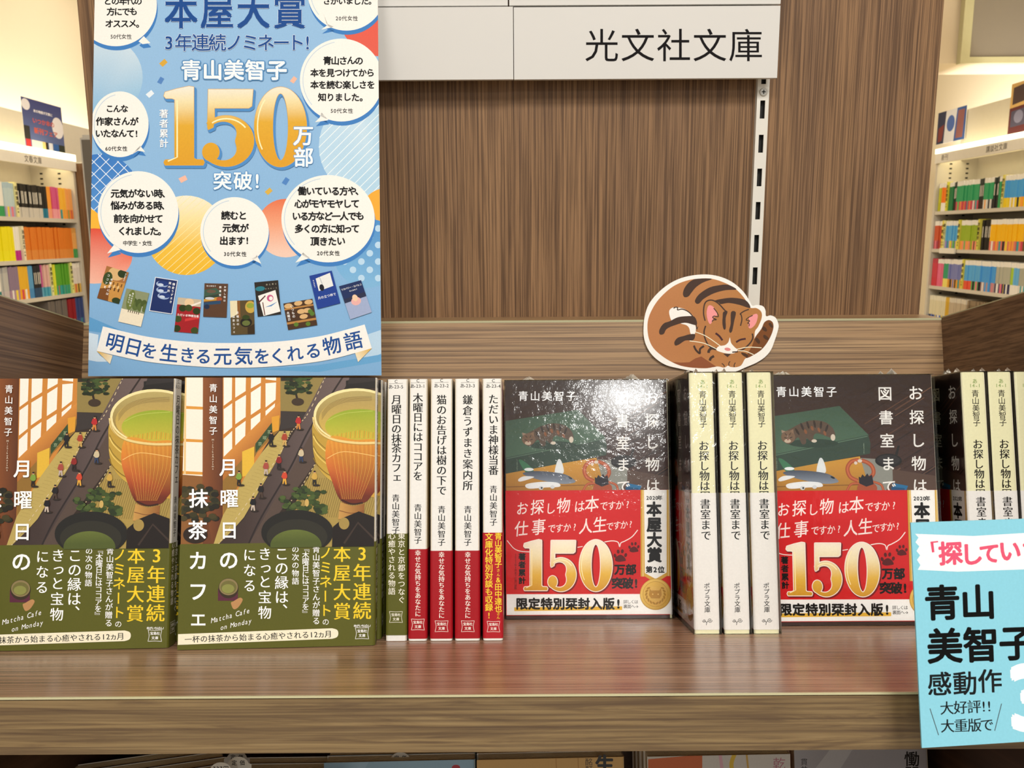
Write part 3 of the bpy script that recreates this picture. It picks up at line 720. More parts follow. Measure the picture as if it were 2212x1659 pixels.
P.tv('青山美智子', xc+28, 940, 1142, 44, '#f6d436', .018); P.tv('さん', xc+28, 1145, 1195, 20, '#f6d436', .01); P.tv('&', xc+28, 1196, 1228, 42, '#f6d436', .01); P.tv('田中達也', xc+28, 1232, 1400, 44, '#f6d436', .018); P.tv('さん', xc+28, 1398, 1440, 20, '#f6d436', .01)
P.tv('文庫化特別対談も収録!', xc-26, 940, 1440, 47, '#f6d436', .018); logo_box(P, xc, 1482, 74, '#f7efe6'); P.build('band_spine_print', M['print'], bd)

# ---- the shrink-wrapped library paperback (front crop [1080,790,1500,1360], spine crop [1440,790,1860,1400])
PW, PH, PT = 105.5, 152.0, 14.6
C6 = (1080, 790, 420/1222); C7 = (1440, 790, 420/1142)
DP1 = 537.0; xP = tray_at(1094.5, 1335, DP1)[0]
REDB = '#d01b1e'
lib, cvP, bdP = make_book('paperback_book', PW, PH, PT, '#3a2722', '#eae7bd', '#e9e5c8', (2.2, 81, REDB, '#ece9e4', '#ece9e4'), face_out(xP, DP1, PW),
                          'brown cover paperback with red band, whole front in view beside the white spines', page='page_white')
P = front_print(lib, PW, PH, PT, C6, z0=78, z1=PH); q = P.poly
q([(30, 70), (1110, 70), (1110, 810), (30, 810)], None, grad=((0, 80), (0, 800), ['#2e1f1d', '#4a2f26']))
for k in range(30):
    rr = random.Random(300+k); x = 560+rr.uniform(0, 480); y = 230+rr.uniform(0, 560); l = rr.uniform(120, 340)
    P.line([(x, y), (x+l, y-l*.62)], rr.uniform(3, 9), rr.choice(['#5e3f30', '#2a1a17', '#6e4c3a', '#3a241e']), within=[(640, 90), (1090, 90), (1090, 800), (640, 800)])
q([(700, 640), (1090, 700), (1090, 810), (700, 810)], '#5a4236')
q([(610, 588), (800, 600), (800, 720), (740, 810), (640, 810)], '#8f8f86'); q([(800, 738), (890, 755), (868, 810), (790, 810)], '#1d6f9e'); q([(790, 760), (870, 770), (868, 800), (790, 800)], '#124f78')
q([(30, 672), (606, 578), (640, 700), (640, 810), (30, 810)], None, grad=((0, 600), (0, 800), ['#cf9a3a', '#a8742a'])); P.line([(40, 762), (640, 748)], 6, '#8a5c20')
q([(30, 348), (492, 276), (664, 452), (30, 582)], None, grad=((0, 280), (0, 560), ['#3f5a48', '#4f6d56'])); q([(30, 580), (660, 450), (672, 500), (668, 562), (30, 680)], '#34493c')
P.line([(40, 585), (655, 458)], 5, '#5d7a63'); P.tv('SERIES TITLE', 632, 500, 560, 12, '#8fa08a'); P.tv('LIBRARY', 108, 585, 660, 12, '#8fa08a')
q([(815, 575), (835, 515), (848, 512), (830, 580)], '#1a1817'); P.ell(777, 604, 80, 42, '#161415'); P.ell(777, 600, 68, 30, '#2a2728')
# felt cat
P.ell(330, 500, 150, 26, '#2c4134')
q([(150, 480), (170, 430), (210, 405), (260, 380), (330, 362), (400, 372), (445, 405), (462, 445), (455, 478), (420, 462), (350, 440), (330, 470), (348, 488), (320, 492), (290, 470), (285, 500), (262, 505), (240, 465), (210, 490), (180, 505)], '#5c4a3c', sm=True)
for x, y, a in ((265, 400, 70), (300, 390, 75), (340, 385, 80), (378, 390, 95), (412, 410, 110), (235, 430, 60)): P.ell(x, y, 24, 7, '#33261f', a=a, n=16)
for x, y in ((285, 430), (325, 410), (365, 420), (400, 440)): P.ell(x, y, 15, 8, '#8a5636', a=70, n=16)
P.ell(180, 462, 42, 38, '#7a5f4a'); q([(142, 440), (140, 420), (165, 428)], '#a58a74'); q([(190, 425), (212, 415), (214, 445)], '#8a6c54'); P.ell(176, 486, 20, 12, '#c9b39c', n=16)
P.line([(156, 465), (172, 470)], 4, '#1c1512'); P.line([(190, 468), (205, 462)], 4, '#1c1512'); P.ell(178, 478, 5, 4, '#8a4a44', n=10); P.line([(160, 440), (172, 452)], 4, '#33261f'); P.line([(195, 438), (188, 452)], 4, '#33261f')
P.ell(448, 465, 14, 20, '#d9cbb8', n=16); P.ell(335, 486, 16, 10, '#d9cbb8', n=16)
# felt aeroplane
q([(118, 595), (150, 600), (210, 655), (200, 690), (160, 668)], '#3f7a56', sm=True); q([(345, 680), (362, 595), (385, 598), (400, 672)], '#dfe2e2', sm=True)
q([(150, 672), (240, 662), (400, 680), (472, 722), (455, 738), (380, 742), (250, 718), (160, 690)], None, sm=True, grad=((0, 665), (0, 745), ['#4a5262', '#8a93a0']))
q([(115, 715), (150, 695), (215, 700), (130, 728)], '#e8eaea', sm=True); q([(165, 745), (260, 730), (360, 735), (375, 760), (290, 765), (180, 772)], '#e8eaea', sm=True); P.ell(258, 768, 15, 12, '#d0d4d6', n=16); P.ell(330, 762, 14, 11, '#d0d4d6', n=16); P.ell(262, 768, 6, 6, '#222', n=10); P.ell(182, 652, 30, 10, '#eef0f0', n=16)
P.ell(440, 705, 14, 6, '#1c222c', a=25, n=12)
# felt crab
for pts, wd in (([(590, 725), (545, 700), (530, 650), (555, 610), (600, 600)], 24), ([(655, 715), (685, 680), (678, 640), (650, 615), (615, 602)], 24), ([(600, 740), (550, 745), (520, 790)], 14), ([(680, 730), (730, 750), (745, 800)], 14), ([(620, 760), (580, 790)], 14), ([(670, 760), (700, 800)], 14)):
    P.line(pts, wd, '#a8502e', True); P.line(pts, wd*.4, '#c46a42', True)
P.ell(605, 606, 14, 10, '#ddd0c4', n=14); P.ell(580, 618, 10, 10, '#ddd0c4', n=14); P.ell(645, 770, 60, 40, '#a8502e')
q([(598, 740), (596, 700), (608, 706), (618, 686), (632, 700), (648, 680), (658, 698), (676, 688), (680, 716), (684, 745), (640, 760)], '#221c26')
P.th('青山美智子', 108, 484, 192, 66, '#fff', .012)
for c, y in zip('お探し物は', (200, 345, 484, 622, 756)): P.layer += 0; P.glyph(c, 950+(y-200)*.02, y, 92, '#f6f2ec', .014)
for c, y in zip('図書室まで', (204, 347, 486, 624, 760)): P.glyph(c, 766+(y-200)*.02, y, 90, '#f6f2ec', .014)
P.build('cover_print', M['gloss'], cvP)
def hand(P, t, pts, col='#f8efe8'):
    P.layer += 1
    for c, (x, y, sz) in zip(t, pts): P.glyph(c, x, y, sz*1.1, col, .01, -6, .88, shear=.18)
P = front_print(lib, PW, PH, PT, C6, off=.26, z0=2.6, z1=81); q = P.poly
hand(P, 'お探し物は本ですか?', [(140, 898, 80), (235, 890, 92), (318, 898, 70), (400, 880, 92), (500, 885, 72), (578, 870, 96), (653, 882, 56), (702, 880, 56), (752, 876, 56), (803, 872, 56)])
hand(P, '仕事ですか?人生ですか?', [(135, 1025, 92), (243, 1015, 96), (325, 1024, 54), (372, 1022, 54), (422, 1018, 54), (470, 1014, 54), (540, 1010, 92), (628, 1000, 96), (690, 1010, 52), (735, 1004, 52), (780, 1000, 52), (822, 996, 52)])
W = '#f6efe8'
P.line([(45, 1098), (62, 1120), (90, 1150), (130, 1166), (185, 1170)], 5, W, True); P.line([(478, 1143), (520, 1136)], 5, W); P.line([(640, 1112), (690, 1102), (722, 1102), (744, 1112), (752, 1138), (760, 1114), (785, 1102), (830, 1075), (866, 1032)], 6, W, True)
numerals(P, [(150, 300, 1094, 1412), (303, 478, 1094, 1418), (500, 705, 1094, 1418)], ['#f3ead8', '#efe0b8', '#e2b94a', '#d29a2c'], [('#7a1216', 9, 5, 5), ('#f8f0e4', 5, 0, 0)])
P.tv('著者累計', 139, 1176, 1376, 46, '#0d0505', .04); P.tv('2023年9月までの発行部数', 98, 1180, 1408, 17, '#3a0f10', 0)
P.th('万部', 718, 858, 1282, 70, '#0d0505', .045); P.th('突破!', 704, 874, 1368, 72, '#0d0505', .045)
for cx, cy, s in ((757, 1200, 1.0), (842, 1146, .82)):
    q([(cx-34*s, cy+22*s), (cx-26*s, cy+2*s), (cx, cy-12*s), (cx+24*s, cy+2*s), (cx+34*s, cy+24*s), (cx+12*s, cy+30*s), (cx-14*s, cy+32*s)], '#5c1013', sm=True)
    for dx, dy in ((-34, -6), (-14, -32), (12, -34), (33, -10)): P.ell(cx+dx*s, cy+dy*s, 9*s, 13*s, '#5c1013', a=dx*.5, n=16)
q([(30, 1436), (1115, 1434), (1115, 1580), (30, 1580)], '#f2efea')
q([(90, 1519), (768, 1512), (768, 1535), (90, 1542)], '#e3b33a'); P.th('限定特別栞封入版!', 98, 766, 1497, 76, '#0a0807', .042)
P.th('詳しくは', 776, 868, 1484, 26, '#2a2422', .006); P.th('裏面へ→', 776, 872, 1513, 26, '#2a2422', .006)
q([(884, 780), (1080, 780), (1080, 1425), (884, 1425)], '#d0a441'); q([(905, 780), (1048, 780), (1048, 1310), (978, 1348), (910, 1312)], '#f0ede8'); q([(897, 780), (901, 780), (901, 1330), (897, 1330)], '#f0e0a8'); q([(1056, 780), (1060, 780), (1060, 1330), (1056, 1330)], '#f0e0a8')
q([(884, 1325), (912, 1325), (978, 1365), (1048, 1322), (1082, 1322), (1082, 1434), (884, 1434)], REDB)
q([(905, 1300), (978, 1340), (1050, 1298), (1050, 1316), (978, 1358), (905, 1318)], '#d0a441')
P.th('2020年', 918, 1014, 831, 32, '#0a0807', .03, wts=[.6, .6, .6, .6, .6]); 
for c, y in zip('本屋大賞', (903, 1000, 1095, 1190)): P.glyph(c, 968+(y-900)*.012, y, 96, '#0a0807', .045)
P.th('第2位', 916, 1034, 1282, 44, '#0a0807', .04, wts=[1, .75, 1]); 
P.ell(978, 1436, 99, 99, '#b0842c'); P.ell(977, 1435, 95, 95, None, grad=((880, 1340), (1070, 1530), ['#e8c76a', '#c4983a'])); P.ell(977, 1435, 80, 80, '#b98c34'); P.ell(977, 1435, 77, 77, None, grad=((900, 1360), (1050, 1510), ['#e0bb5c', '#cda044']))
for sgn in (-1, 1):
    for k in range(7):
        a = rad(-40+k*20); P.ell(977+sgn*58*math.cos(a), 1435+58*math.sin(a), 12, 6, '#a87c28', a=sgn*(math.degrees(a)+60), n=10)
q([(940, 1400), (950, 1412), (1000, 1412), (1012, 1398), (1016, 1440), (1005, 1462), (950, 1462), (936, 1442)], '#b4862e', sm=False); P.ell(960, 1436, 4, 5, '#e8c76a', n=10); P.ell(994, 1436, 4, 5, '#e8c76a', n=10)
P.build('band_print', M['print'], bdP)
# clear film with crimped tips
def film(root, W, H, T):
    mb = MB().box(-W/2-.7, W/2+.9, -.9, T+.9, -.15, H+.5)
    o = mb.build('clear_wrap', M['film'], root)
    for cx, a in ((-W*.36, 3.2), (W*.30, 4.6)):
        mb = MB()
        for k in range(4):
            rr = random.Random(k+int(cx)); x = cx+rr.uniform(-3, 3); y = T/2+rr.uniform(-T*.3, T*.3)
            mb.face([(x-3-rr.random()*2, y-1, H+.4), (x+rr.uniform(-1, 1), y+rr.uniform(-2, 2), H+a+rr.uniform(-1.5, .5)), (x+3+rr.random()*2, y+1.5, H+.4)])
            mb.face([(x, y-2, H+.4), (x+rr.uniform(-2, 2), y, H+a*.8), (x+2, y+2.4, H+.4)])
        mb.build('film_tip', M['tip'], root)
    return o
M['tip'] = plain('white_film_tip', '#d8d2c6', .12, coat=1); M['tip'].node_tree.nodes['Principled BSDF'].inputs['Transmission Weight'].default_value = .55
film(lib, PW, PH, PT)
DS1 = 491.0
def xs7(px): return tray_at(C7[0]+px*C7[2], C7[1]+1575*C7[2], DS1)[0]
sp0 = copytree(lib, spine_out(xs7(166), DS1, PW, PT)); sp0['label'] = 'cream-spined shrink-wrapped paperback, leftmost of three below the cat card'; sp0['group'] = 'cream-spined paperbacks below the cat card'
P = spine_print(sp0, PW, PH, PT, C7); P.layer = 1
P.glyph('あ', 211, 96, 30, '#7d9a4e', .012); P.th('14-1', 176, 246, 122, 28, '#7d9a4e', .012, wts=[1, 1, 1, 1])
P.tv('青山美智子', 211, 148, 365, 46, '#0b0a09', .006, x1=216); P.tv('お探し物は図', 217, 442, 795, 62, '#0b0a09', mincho=.018, x1=227)
p1 = P; P = spine_print(sp0, PW, PH, PT, C7, off=.26); P.layer = 1; P.tv('書室まで', 226, 782, 1028, 62, '#0b0a09', mincho=.018, x1=232)
P.tv('ポプラ文庫', 236, 1276, 1452, 36, '#0b0a09', .008, x1=240)
def spiral(P, cx, cy, r, turns, wd, col, mir=1): P.line([(cx+mir*r*(1-t/30*.9)*math.cos(turns*2*math.pi*t/30), cy+r*(1-t/30*.9)*math.sin(turns*2*math.pi*t/30)) for t in range(31)], wd, col)
spiral(P, 254, 1495, 14, 1.7, 2.6, '#0b0a09'); spiral(P, 220, 1498, 10, 1.7, 2.4, '#0b0a09', -1); P.line([(243, 1500), (236, 1508), (233, 1524)], 3, '#0b0a09', True); P.line([(228, 1500), (233, 1508)], 3, '#0b0a09')
for src, n, nm in ((p1, 'cover', 'spine_print'), (P, 'paper_band', 'band_spine_print')):
    o = src.build(nm, M['gloss' if n == 'cover' else 'print'], cov_of(lib, n)); c = o.copy(); COL.objects.link(c); c.parent = cov_of(sp0, n)
for px, lb in ((345, 'cream-spined shrink-wrapped paperback, middle one of the three spines below the cat card'), (516, 'cream-spined shrink-wrapped paperback, rightmost of the three spines below the cat card')):
    c = copytree(lib, spine_out(xs7(px-(3 if px < 400 else 1)), DS1+random.uniform(-.6, .6), PW, PT)); c['label'] = lb; c['group'] = 'cream-spined paperbacks below the cat card'
stack(lib, face_out(xP, DP1, PW), 4, PT+1.0, 'brown cover paperbacks packed behind the red-banded front near the centre', 'paperbacks behind the centre red-banded copy')
DP2 = 512.0; xR = tray_at(1672, 1348, DP2)[0]; xR = tray_at(2014, 815, DP2*1.0)[0]-PW
lib2 = copytree(lib, face_out(xR, DP2, PW)); lib2['label'] = 'brown cover paperback with red band, its corner behind the light blue card'
stack(lib, face_out(xR, DP2, PW), 5, PT+1.2, 'brown cover paperbacks packed behind the red-banded front at the right', 'paperbacks behind the right red-banded copy')
DS2 = 497.0; G2 = 'cream-spined paperbacks at the right frame edge'
for px, lb in ((2076, 'cream-spined shrink-wrapped paperback, leftmost spine above the light blue card'), (2132.5, 'cream-spined shrink-wrapped paperback, second spine above the light blue card'), (2190, 'cream-spined shrink-wrapped paperback cut by the right frame edge')):
    c = copytree(lib, spine_out(tray_at(px, 815, DS2)[0], DS2, PW, PT)); c['label'] = lb; c['group'] = G2

# ------------------------------------------------------------------ poster
DPO = 572.0
CA = (180, 0, 660/2212); CBp = (180, 380, 660/2212)
Rp = TRAY @ Matrix.Translation((0, DPO/1000, 46/1000)) @ Matrix.Rotation(rad(2.2), 4, 'X')
pfp = proj(Rp, 1, 0)
corn = [pfp(*p) for p in ((205.6, -62), (815.5, -62), (824, 811), (190.4, 812.6))]
pz0 = min(corn[2][2], corn[3][2])
poster = empty('poster', Rp, 'light blue poster with speech bubbles and gold 150 numerals, standing behind the tea bowl paperbacks', 'poster')
quad = [(c[0], c[2]) for c in corn]
MB().extrude(quad, 1, 0, .5, '#f2f2f0').build('sheet', M['poster'], poster)
P = Print(lambda x, y: (lambda q: (q[0], q[2]))(pfp(x, y)), lambda u, v, l: (u, -.02-l*EPS, v), CA, quad)
q = P.poly; A0 = (85, 0)
def toA(p): return (p[0], p[1]+380/CA[2])       # crop B -> crop A units
def B(pts): return [toA(p) for p in pts]
OY = 380/CA[2]
q([(0, -260), (2250, -260), (2250, 2800), (0, 2800)], None, grad=((0, -200), (0, 2750), ['#99c1e6', '#8ab6e0', '#7dadda', '#80b0dc']))
def stripes(c, r, ang, step, wd, col, within=None):
    a = rad(ang); d = (math.cos(a), math.sin(a)); n = (-d[1], d[0]); k = -r+step/2
    while k < r:
        h = math.sqrt(max(0, r*r-k*k))
        p = [(c[0]+n[0]*k-d[0]*h, c[1]+n[1]*k-d[1]*h), (c[0]+n[0]*k+d[0]*h, c[1]+n[1]*k+d[1]*h)]
        lay = P.layer; P.line(p, wd, col, within=within); P.layer = lay; k += step
    P.layer += 1
# decorative discs
P.ell(140, 560, 290, 290, None, grad=((0, 380), (0, 800), ['#c9dcea', '#a9cbe4', '#86b9de']))
P.ell(2170, 80, 330, 330, None, grad=((0, -100), (0, 400), ['#e8584a', '#e0604e']))
P.ell(2080, 1060, 375, 375, None, grad=((1700, 0), (2250, 0), ['#b9d8ee', '#cfe3f1', '#9ccae6'])); stripes((2080, 1060), 375, -45, 46, 5, '#eef6fb')
P.ell(120, 1400, 285, 285, None, grad=((0, 1100), (0, 1680), ['#3a78c4', '#5a98d6'])); stripes((120, 1400), 285, 45, 62, 5, '#e6f0fa'); stripes((120, 1400), 285, -45, 62, 5, '#e6f0fa')
P.ell(-60, 1720, 240, 240, '#f2b53a'); P.ell(2200, 1560, 200, 200, '#f2ab3a')
P.ell(*toA((80, 580)), 275, 200, None, n=48, grad=(toA((0, 390)), toA((0, 780)), ['#dc4f3a', '#e8735a', '#f0b9a4'])) 
P.ell(*toA((2060, 560)), 250, 250, None, grad=(toA((0, 320)), toA((0, 820)), ['#3f86c8', '#6aa9dc', '#7fb5dd']))
ii = 0
for gy in range(380, 840, 60):
    ii += 1
    for gx in range(1850, 2200, 122):
        x = gx+(61 if ii % 2 else 0); 
        if math.hypot(x-2060, gy-560) < 225: lay = P.layer; P.ell(*toA((x-20, gy)), 24, 24, '#b9d8f0', n=20); P.layer = lay
P.layer += 1
P.ell(*toA((745, 430)), 290, 288, None, grad=(toA((0, 145)), toA((0, 718)), ['#f1ecda', '#f3dfa0', '#efc045', '#eeb92e'])); stripes(toA((745, 430)), 288, -42, 40, 4, '#f7e6a8')
P.ell(*toA((1465, 378)), 212, 212, None, grad=(toA((0, 165)), toA((0, 590)), ['#e2683c', '#eda07c', '#f0cbb8']))
# lower pale bands
q(B([(20, 1130), (110, 1150), (100, 1270), (120, 1300), (190, 1345), (100, 1345), (20, 1330)]), '#cfe2f2', sm=False); q(B([(2050, 1150), (2170, 1110), (2170, 1280), (2080, 1320), (2000, 1350), (2080, 1250)]), '#b9d5ec')
q(B([(20, 1010), (300, 1130), (600, 1200), (20, 1120)]), '#5f9fd2'); q(B([(1250, 1400), (1700, 1370), (2170, 1290), (2170, 1340), (1700, 1420)]), '#68a6d6')
# confetti
for x, y, c, s, a in ((580, 455, '#d9a83c', 30, 10), (560, 583, '#5585c4', 28, -8), (483, 680, '#e6eef6', 30, 12), (1522, 578, '#f0b9a0', 27, 0), (722, 1296, '#f0b9a4', 32, 25), (1465, 1312, '#4f84c6', 30, -5), (1342, 1385, '#d9b04a', 28, 10)):
    ca, sa = math.cos(rad(a)), math.sin(rad(a)); q([(x+dx*ca-dy*sa, y+dx*sa+dy*ca) for dx, dy in ((-s, s*.35), (s*.1, -s), (s, -s*.3), (0, s))], c)
# bubbles: centre, radius, tail (crop A)
def bubble(cx, cy, r, tail, shadow=(6, 30), rx=None):
    rx = rx or r
    for dx, dy, c in ((shadow[0], shadow[1], '#3f7fc4'), (0, 0, '#f4f2ec')):
        L0 = P.layer; P.ell(cx+dx, cy+dy, rx, r, c, n=64); P.layer = L0; q([(x+dx, y+dy) for x, y in tail], c, sm=False)
    P.line([(cx+(rx-22)*math.cos(rad(a)), cy+(r-22)*math.sin(rad(a))) for a in range(140, 262, 6)], 6, '#c6d6e4')
bubble(235, 35, 300, [(400, 300), (438, 262), (486, 312), (430, 320)], rx=298)
bubble(1905, -60, 282, [(1760, 170), (1815, 195), (1722, 215), (1770, 180), (1740, 100)])
bubble(1868, 580, 300, [(1725, 815), (1775, 870), (1678, 885), (1712, 850)])
bubble(265, 900, 238, [(350, 1120), (412, 1055), (448, 1100), (395, 1092)], rx=208)
bubble(*toA((397, 262)), 296, B([(225, 495), (270, 535), (172, 562), (210, 515)]), rx=292)
bubble(*toA((1095, 402)), 248, B([(1250, 585), (1215, 600), (1288, 636), (1255, 570)]), (4, 24))
bubble(*toA((1772, 310)), 316, B([(1590, 555), (1640, 595), (1535, 628), (1575, 580)]), rx=338)
K = '#0a0a0c'
def bt(t, x0, x1, y, sz=62, o=.03): P.th(t, x0, x1, y, sz, K, o, jit=.03)
bt('どの年代の', 150, 425, 8, 60); bt('方にでも', 172, 390, 85); bt('オススメ。', 160, 440, 172); bt('50代女性', 195, 352, 266, 38, .01)
bt('さがいました。', 1735, 2120, 8, 58); bt('20代女性', 1825, 1990, 134, 38, .01)
bt('青山さんの', 1738, 2025, 440, 64); bt('本を見つけてから', 1645, 2108, 528, 62); bt('本を読む楽しさを', 1645, 2112, 615, 62); bt('知りました。', 1700, 2060, 705, 62); bt('50代女性', 1788, 1955, 803, 38, .01)
bt('こんな', 165, 325, 787, 58); bt('作家さんが', 92, 400, 880, 64); bt('いたなんて!', 88, 402, 967, 62); bt('60代女性', 158, 322, 1077, 38, .01)
def bb(t, x0, x1, y, sz=66, o=.03): bt(t, x0, x1, y+OY, sz, o)
bb('元気がない時、', 200, 625, 128); bb('悩みがある時、', 200, 620, 215); bb('前を向かせて', 222, 578, 310); bb('くれました。', 252, 600, 400); bb('中学生・女性', 288, 498, 487, 38, .01)
bb('読むと', 1000, 1185, 287); bb('元気が', 1008, 1198, 378); bb('出ます!', 988, 1205, 470); bb('30代女性', 1015, 1185, 566, 38, .01)
bb('働いている方や、', 1555, 2025, 110); bb('心がモヤモヤして', 1532, 1998, 202); bb('いる方など一人でも', 1515, 2032, 292); bb('多くの方に知って', 1532, 2000, 383); bb('頂きたい', 1645, 1898, 474); bb('20代女性', 1690, 1860, 560, 38, .01)
# headlines
NAVY = '#164a92'
P.th('本屋大賞', 578, 1625, 88, 262, NAVY, .024, outline=('#f2f6fa', 6), sx=.95); 
P.th('3年連続ノミネート!', 575, 1655, 312, 132, NAVY, .016, outline=('#eef4f9', 4), wts=[.75, 1, 1, 1, 1, .9, .95, .9, .85, .5])
P.th('青山美智子', 706, 1480, 512, 150, '#f8fafc', .034, outline=('#5b97cc', 8))
P.tv('著者累計', 585, 790, 1075, 66, '#f8fafc', .02)
numerals(P, [(585, 878, 626, 1197), (866, 1236, 640, 1207), (1240, 1618, 632, 1210)], ['#eeece4', '#eeddaa', '#e0ab34', '#dfa52c', '#dda02a'], [('#4f8dca', 10, 10, 14), ('#e0a83a', 3, 0, 0)])
P.th('万', 1515, 1675, 985, 152, '#f8fafc', .024, outline=('#5b97cc', 7)); P.th('部', 1520, 1672, 1142, 148, '#f8fafc', .024, outline=('#5b97cc', 7))
P.th('突破!', 935, 1290, 1312, 140, '#f8fafc', .02, outline=('#5b97cc', 8), wts=[1, 1, .4])
# ribbon
rib = [(145, 1090), (470, 1165), (800, 1203), (1100, 1210), (1400, 1200), (1720, 1160), (2038, 1076)]
rbb = [(2090, 1248), (1760, 1335), (1400, 1378), (1080, 1390), (760, 1375), (430, 1340), (100, 1268)]
q(B([(100, 1268), (215, 1300), (196, 1362)]), None, grad=(toA((100, 1268)), toA((200, 1350)), ['#dba92c', '#f3ead0'])); q(B([(2090, 1248), (1968, 1280), (1990, 1348)]), None, grad=(toA((2090, 1248)), toA((1990, 1340)), ['#dba92c', '#f3ead0']))
q(smooth(B(rib), 8, False)+smooth(B(rbb), 8, False), '#f4f2ee')
def rib_y(x): t = (x-1090)/1000; return 1304-130*t*t*1.0+12*t*0
t = '明日を生きる元気をくれる物語'; xs = [232, 365, 480, 623, 755, 872, 1010, 1162, 1295, 1408, 1533, 1665, 1802, 1955]
ys = [1203, 1235, 1262, 1280, 1293, 1302, 1302, 1300, 1302, 1298, 1280, 1262, 1225, 1190]
P.layer += 1
for i, c in enumerate(t):
    sl = math.degrees(math.atan2(ys[min(13, i+1)]-ys[max(0, i-1)], xs[min(13, i+1)]-xs[max(0, i-1)]))
    P.glyph(c, xs[i], ys[i]+OY+6, 138 if c in '明日生元気物語' else 122, '#1f4f96', .02, sl)
# little covers on the poster
def mini(pts, bg, draw):
    pts = B(pts); (ax, ay), (bx, by), (cx, cy), (dx, dy) = pts
    f = lambda u, v: (ax+(bx-ax)*u+(dx-ax)*v+(ax-bx+cx-dx)*u*v, ay+(by-ay)*u+(dy-ay)*v+(ay-by+cy-dy)*u*v)
    q(pts, bg); wi = pts
    def R(p, c, sm=False): q([f(*a) for a in p], c, sm=sm, within=wi)
    def E(u, v, ru, rv, c): q([f(u+ru*math.cos(2*math.pi*i/20), v+rv*math.sin(2*math.pi*i/20)) for i in range(20)], c, within=wi)
    def T(tx, u, v0, v1, c='#fff', sz=20):
        a = math.degrees(math.atan2(by-ay, bx-ax)); P.layer += 1
        for i, ch in enumerate(tx):
            x, y = f(u, v0+(v1-v0)*(i+.5)/len(tx)); P.glyph(ch, x, y, sz, c, .01, a)
    def TH(tx, v, u0, u1, c='#fff', sz=20):
        a = math.degrees(math.atan2(by-ay, bx-ax)); P.layer += 1
        for i, ch in enumerate(tx):
            x, y = f(u0+(u1-u0)*(i+.5)/len(tx), v); P.glyph(ch, x, y, sz, c, .01, a)
    draw(R, E, T, TH)
def m1(R, E, T, TH):
    R([(0, 0), (1, 0), (1, .35), (0, .4)], '#a8703c'); E(.5, .15, .35, .2, '#d9b27a'); E(.75, .1, .2, .12, '#2c3a1c'); E(.2, .35, .2, .2, '#3a4a24'); R([(0, .7), (.4, .6), (.5, 1), (0, 1)], '#7a4a22'); E(.85, .93, .2, .1, '#2c3a1c')
    for k in range(10): R([(.3+k*.06, .4+(k % 3)*.08), (.36+k*.06, .4+(k % 3)*.08), (.36+k*.06, .5+(k % 3)*.08), (.3+k*.06, .5+(k % 3)*.08)], ['#7a5226', '#e6c48a', '#5a3a1c'][k % 3])
    T('木曜日には', .38, .3, .85); T('ココアを', .2, .2, .68); T('青山美智子', .9, .05, .3, sz=10)
mini([(172, 652), (332, 700), (260, 928), (102, 885)], '#c99148', m1)
def m2(R, E, T, TH):
    R([(0, .6), (1, .62), (1, 1), (0, 1)], '#eee3cb'); 
    for k in range(6): E(.45+k*.11, .35+(k % 2)*.1, .14, .13, ['#4a5a2c', '#5c6c38'][k % 2])
    E(.3, .3, .17, .3, '#6d7a3e'); T('猫のお告げは', .33, .08, .5, sz=14); T('樹の下で', .22, .14, .42, sz=14); T('青山美智子', .85, .42, .6, sz=8)
    for k in range(6): R([(.3+k*.09, .6), (.33+k*.09, .6), (.33+k*.09, .67), (.3+k*.09, .67)], '#3a2a1c')
mini([(315, 815), (480, 850), (420, 1093), (255, 1055)], '#8b9370', m2)
def m3(R, E, T, TH):
    R([(.03, .02), (.97, .02), (.97, .98), (.03, .98)], '#1c2f66')
    for k, (x, y) in enumerate(((.35, .18), (.4, .35), (.5, .52))):
        E(x, y, .26, .09, '#9fb4d8'); E(x+.05, y-.03, .24, .07, '#22397a'); E(x-.05, y+.02, .12, .04, '#c9d6ea')
    T('鎌倉うずまき', .85, .08, .7); T('案内所', .68, .06, .4)
mini([(523, 732), (688, 757), (645, 1003), (479, 978)], '#e8ecf4', m3)
def m4(R, E, T, TH):
    R([(0, 0), (1, 0), (1, .22), (0, .2)], '#c9b9a0'); E(.5, .12, .2, .12, '#e8c9a0'); R([(.35, .25), (1, .05), (1, .1), (.4, .3)], '#f0e6da'); 
    for k, (x, y) in enumerate(((.25, .3), (.5, .28), (.85, .35), (.1, .62), (.1, .9), (.85, .92))): E(x, y, .16, .1, ['#2c3a18', '#3c4a20'][k % 2])
    TH('ただいま神様当番', .5, .05, .97, sz=20)
    R([(.4, .6), (1, .5), (1, .56), (.4, .68)], '#d03a3a')
mini([(688, 880), (857, 897), (832, 1142), (660, 1128)], '#a31f26', m4)
def m5(R, E, T, TH):
    R([(0, .2), (.5, .13), (.75, .28), (0, .4)], '#3f5a48'); R([(0, .4), (.72, .3), (.72, .38), (0, .48)], '#2f4438'); R([(0, .48), (.6, .4), (.6, .5), (0, .55)], '#c4923a'); E(.3, .24, .2, .05, '#6a5444'); E(.25, .45, .2, .04, '#c9cdd2'); E(.65, .46, .12, .06, '#a8502e')
    R([(0, .58), (.72, .5), (.72, .6), (0, .66)], '#2a4a6a'); E(.14, .7, .12, .07, '#1c2c4a'); T('お探し物は', .88, .05, .55, sz=17); T('図書室', .68, .05, .4, sz=17); TH('青山美智子', .08, .08, .5, sz=11)
mini([(880, 778), (1050, 782), (1040, 1026), (870, 1020)], '#5a3e2c', m5)
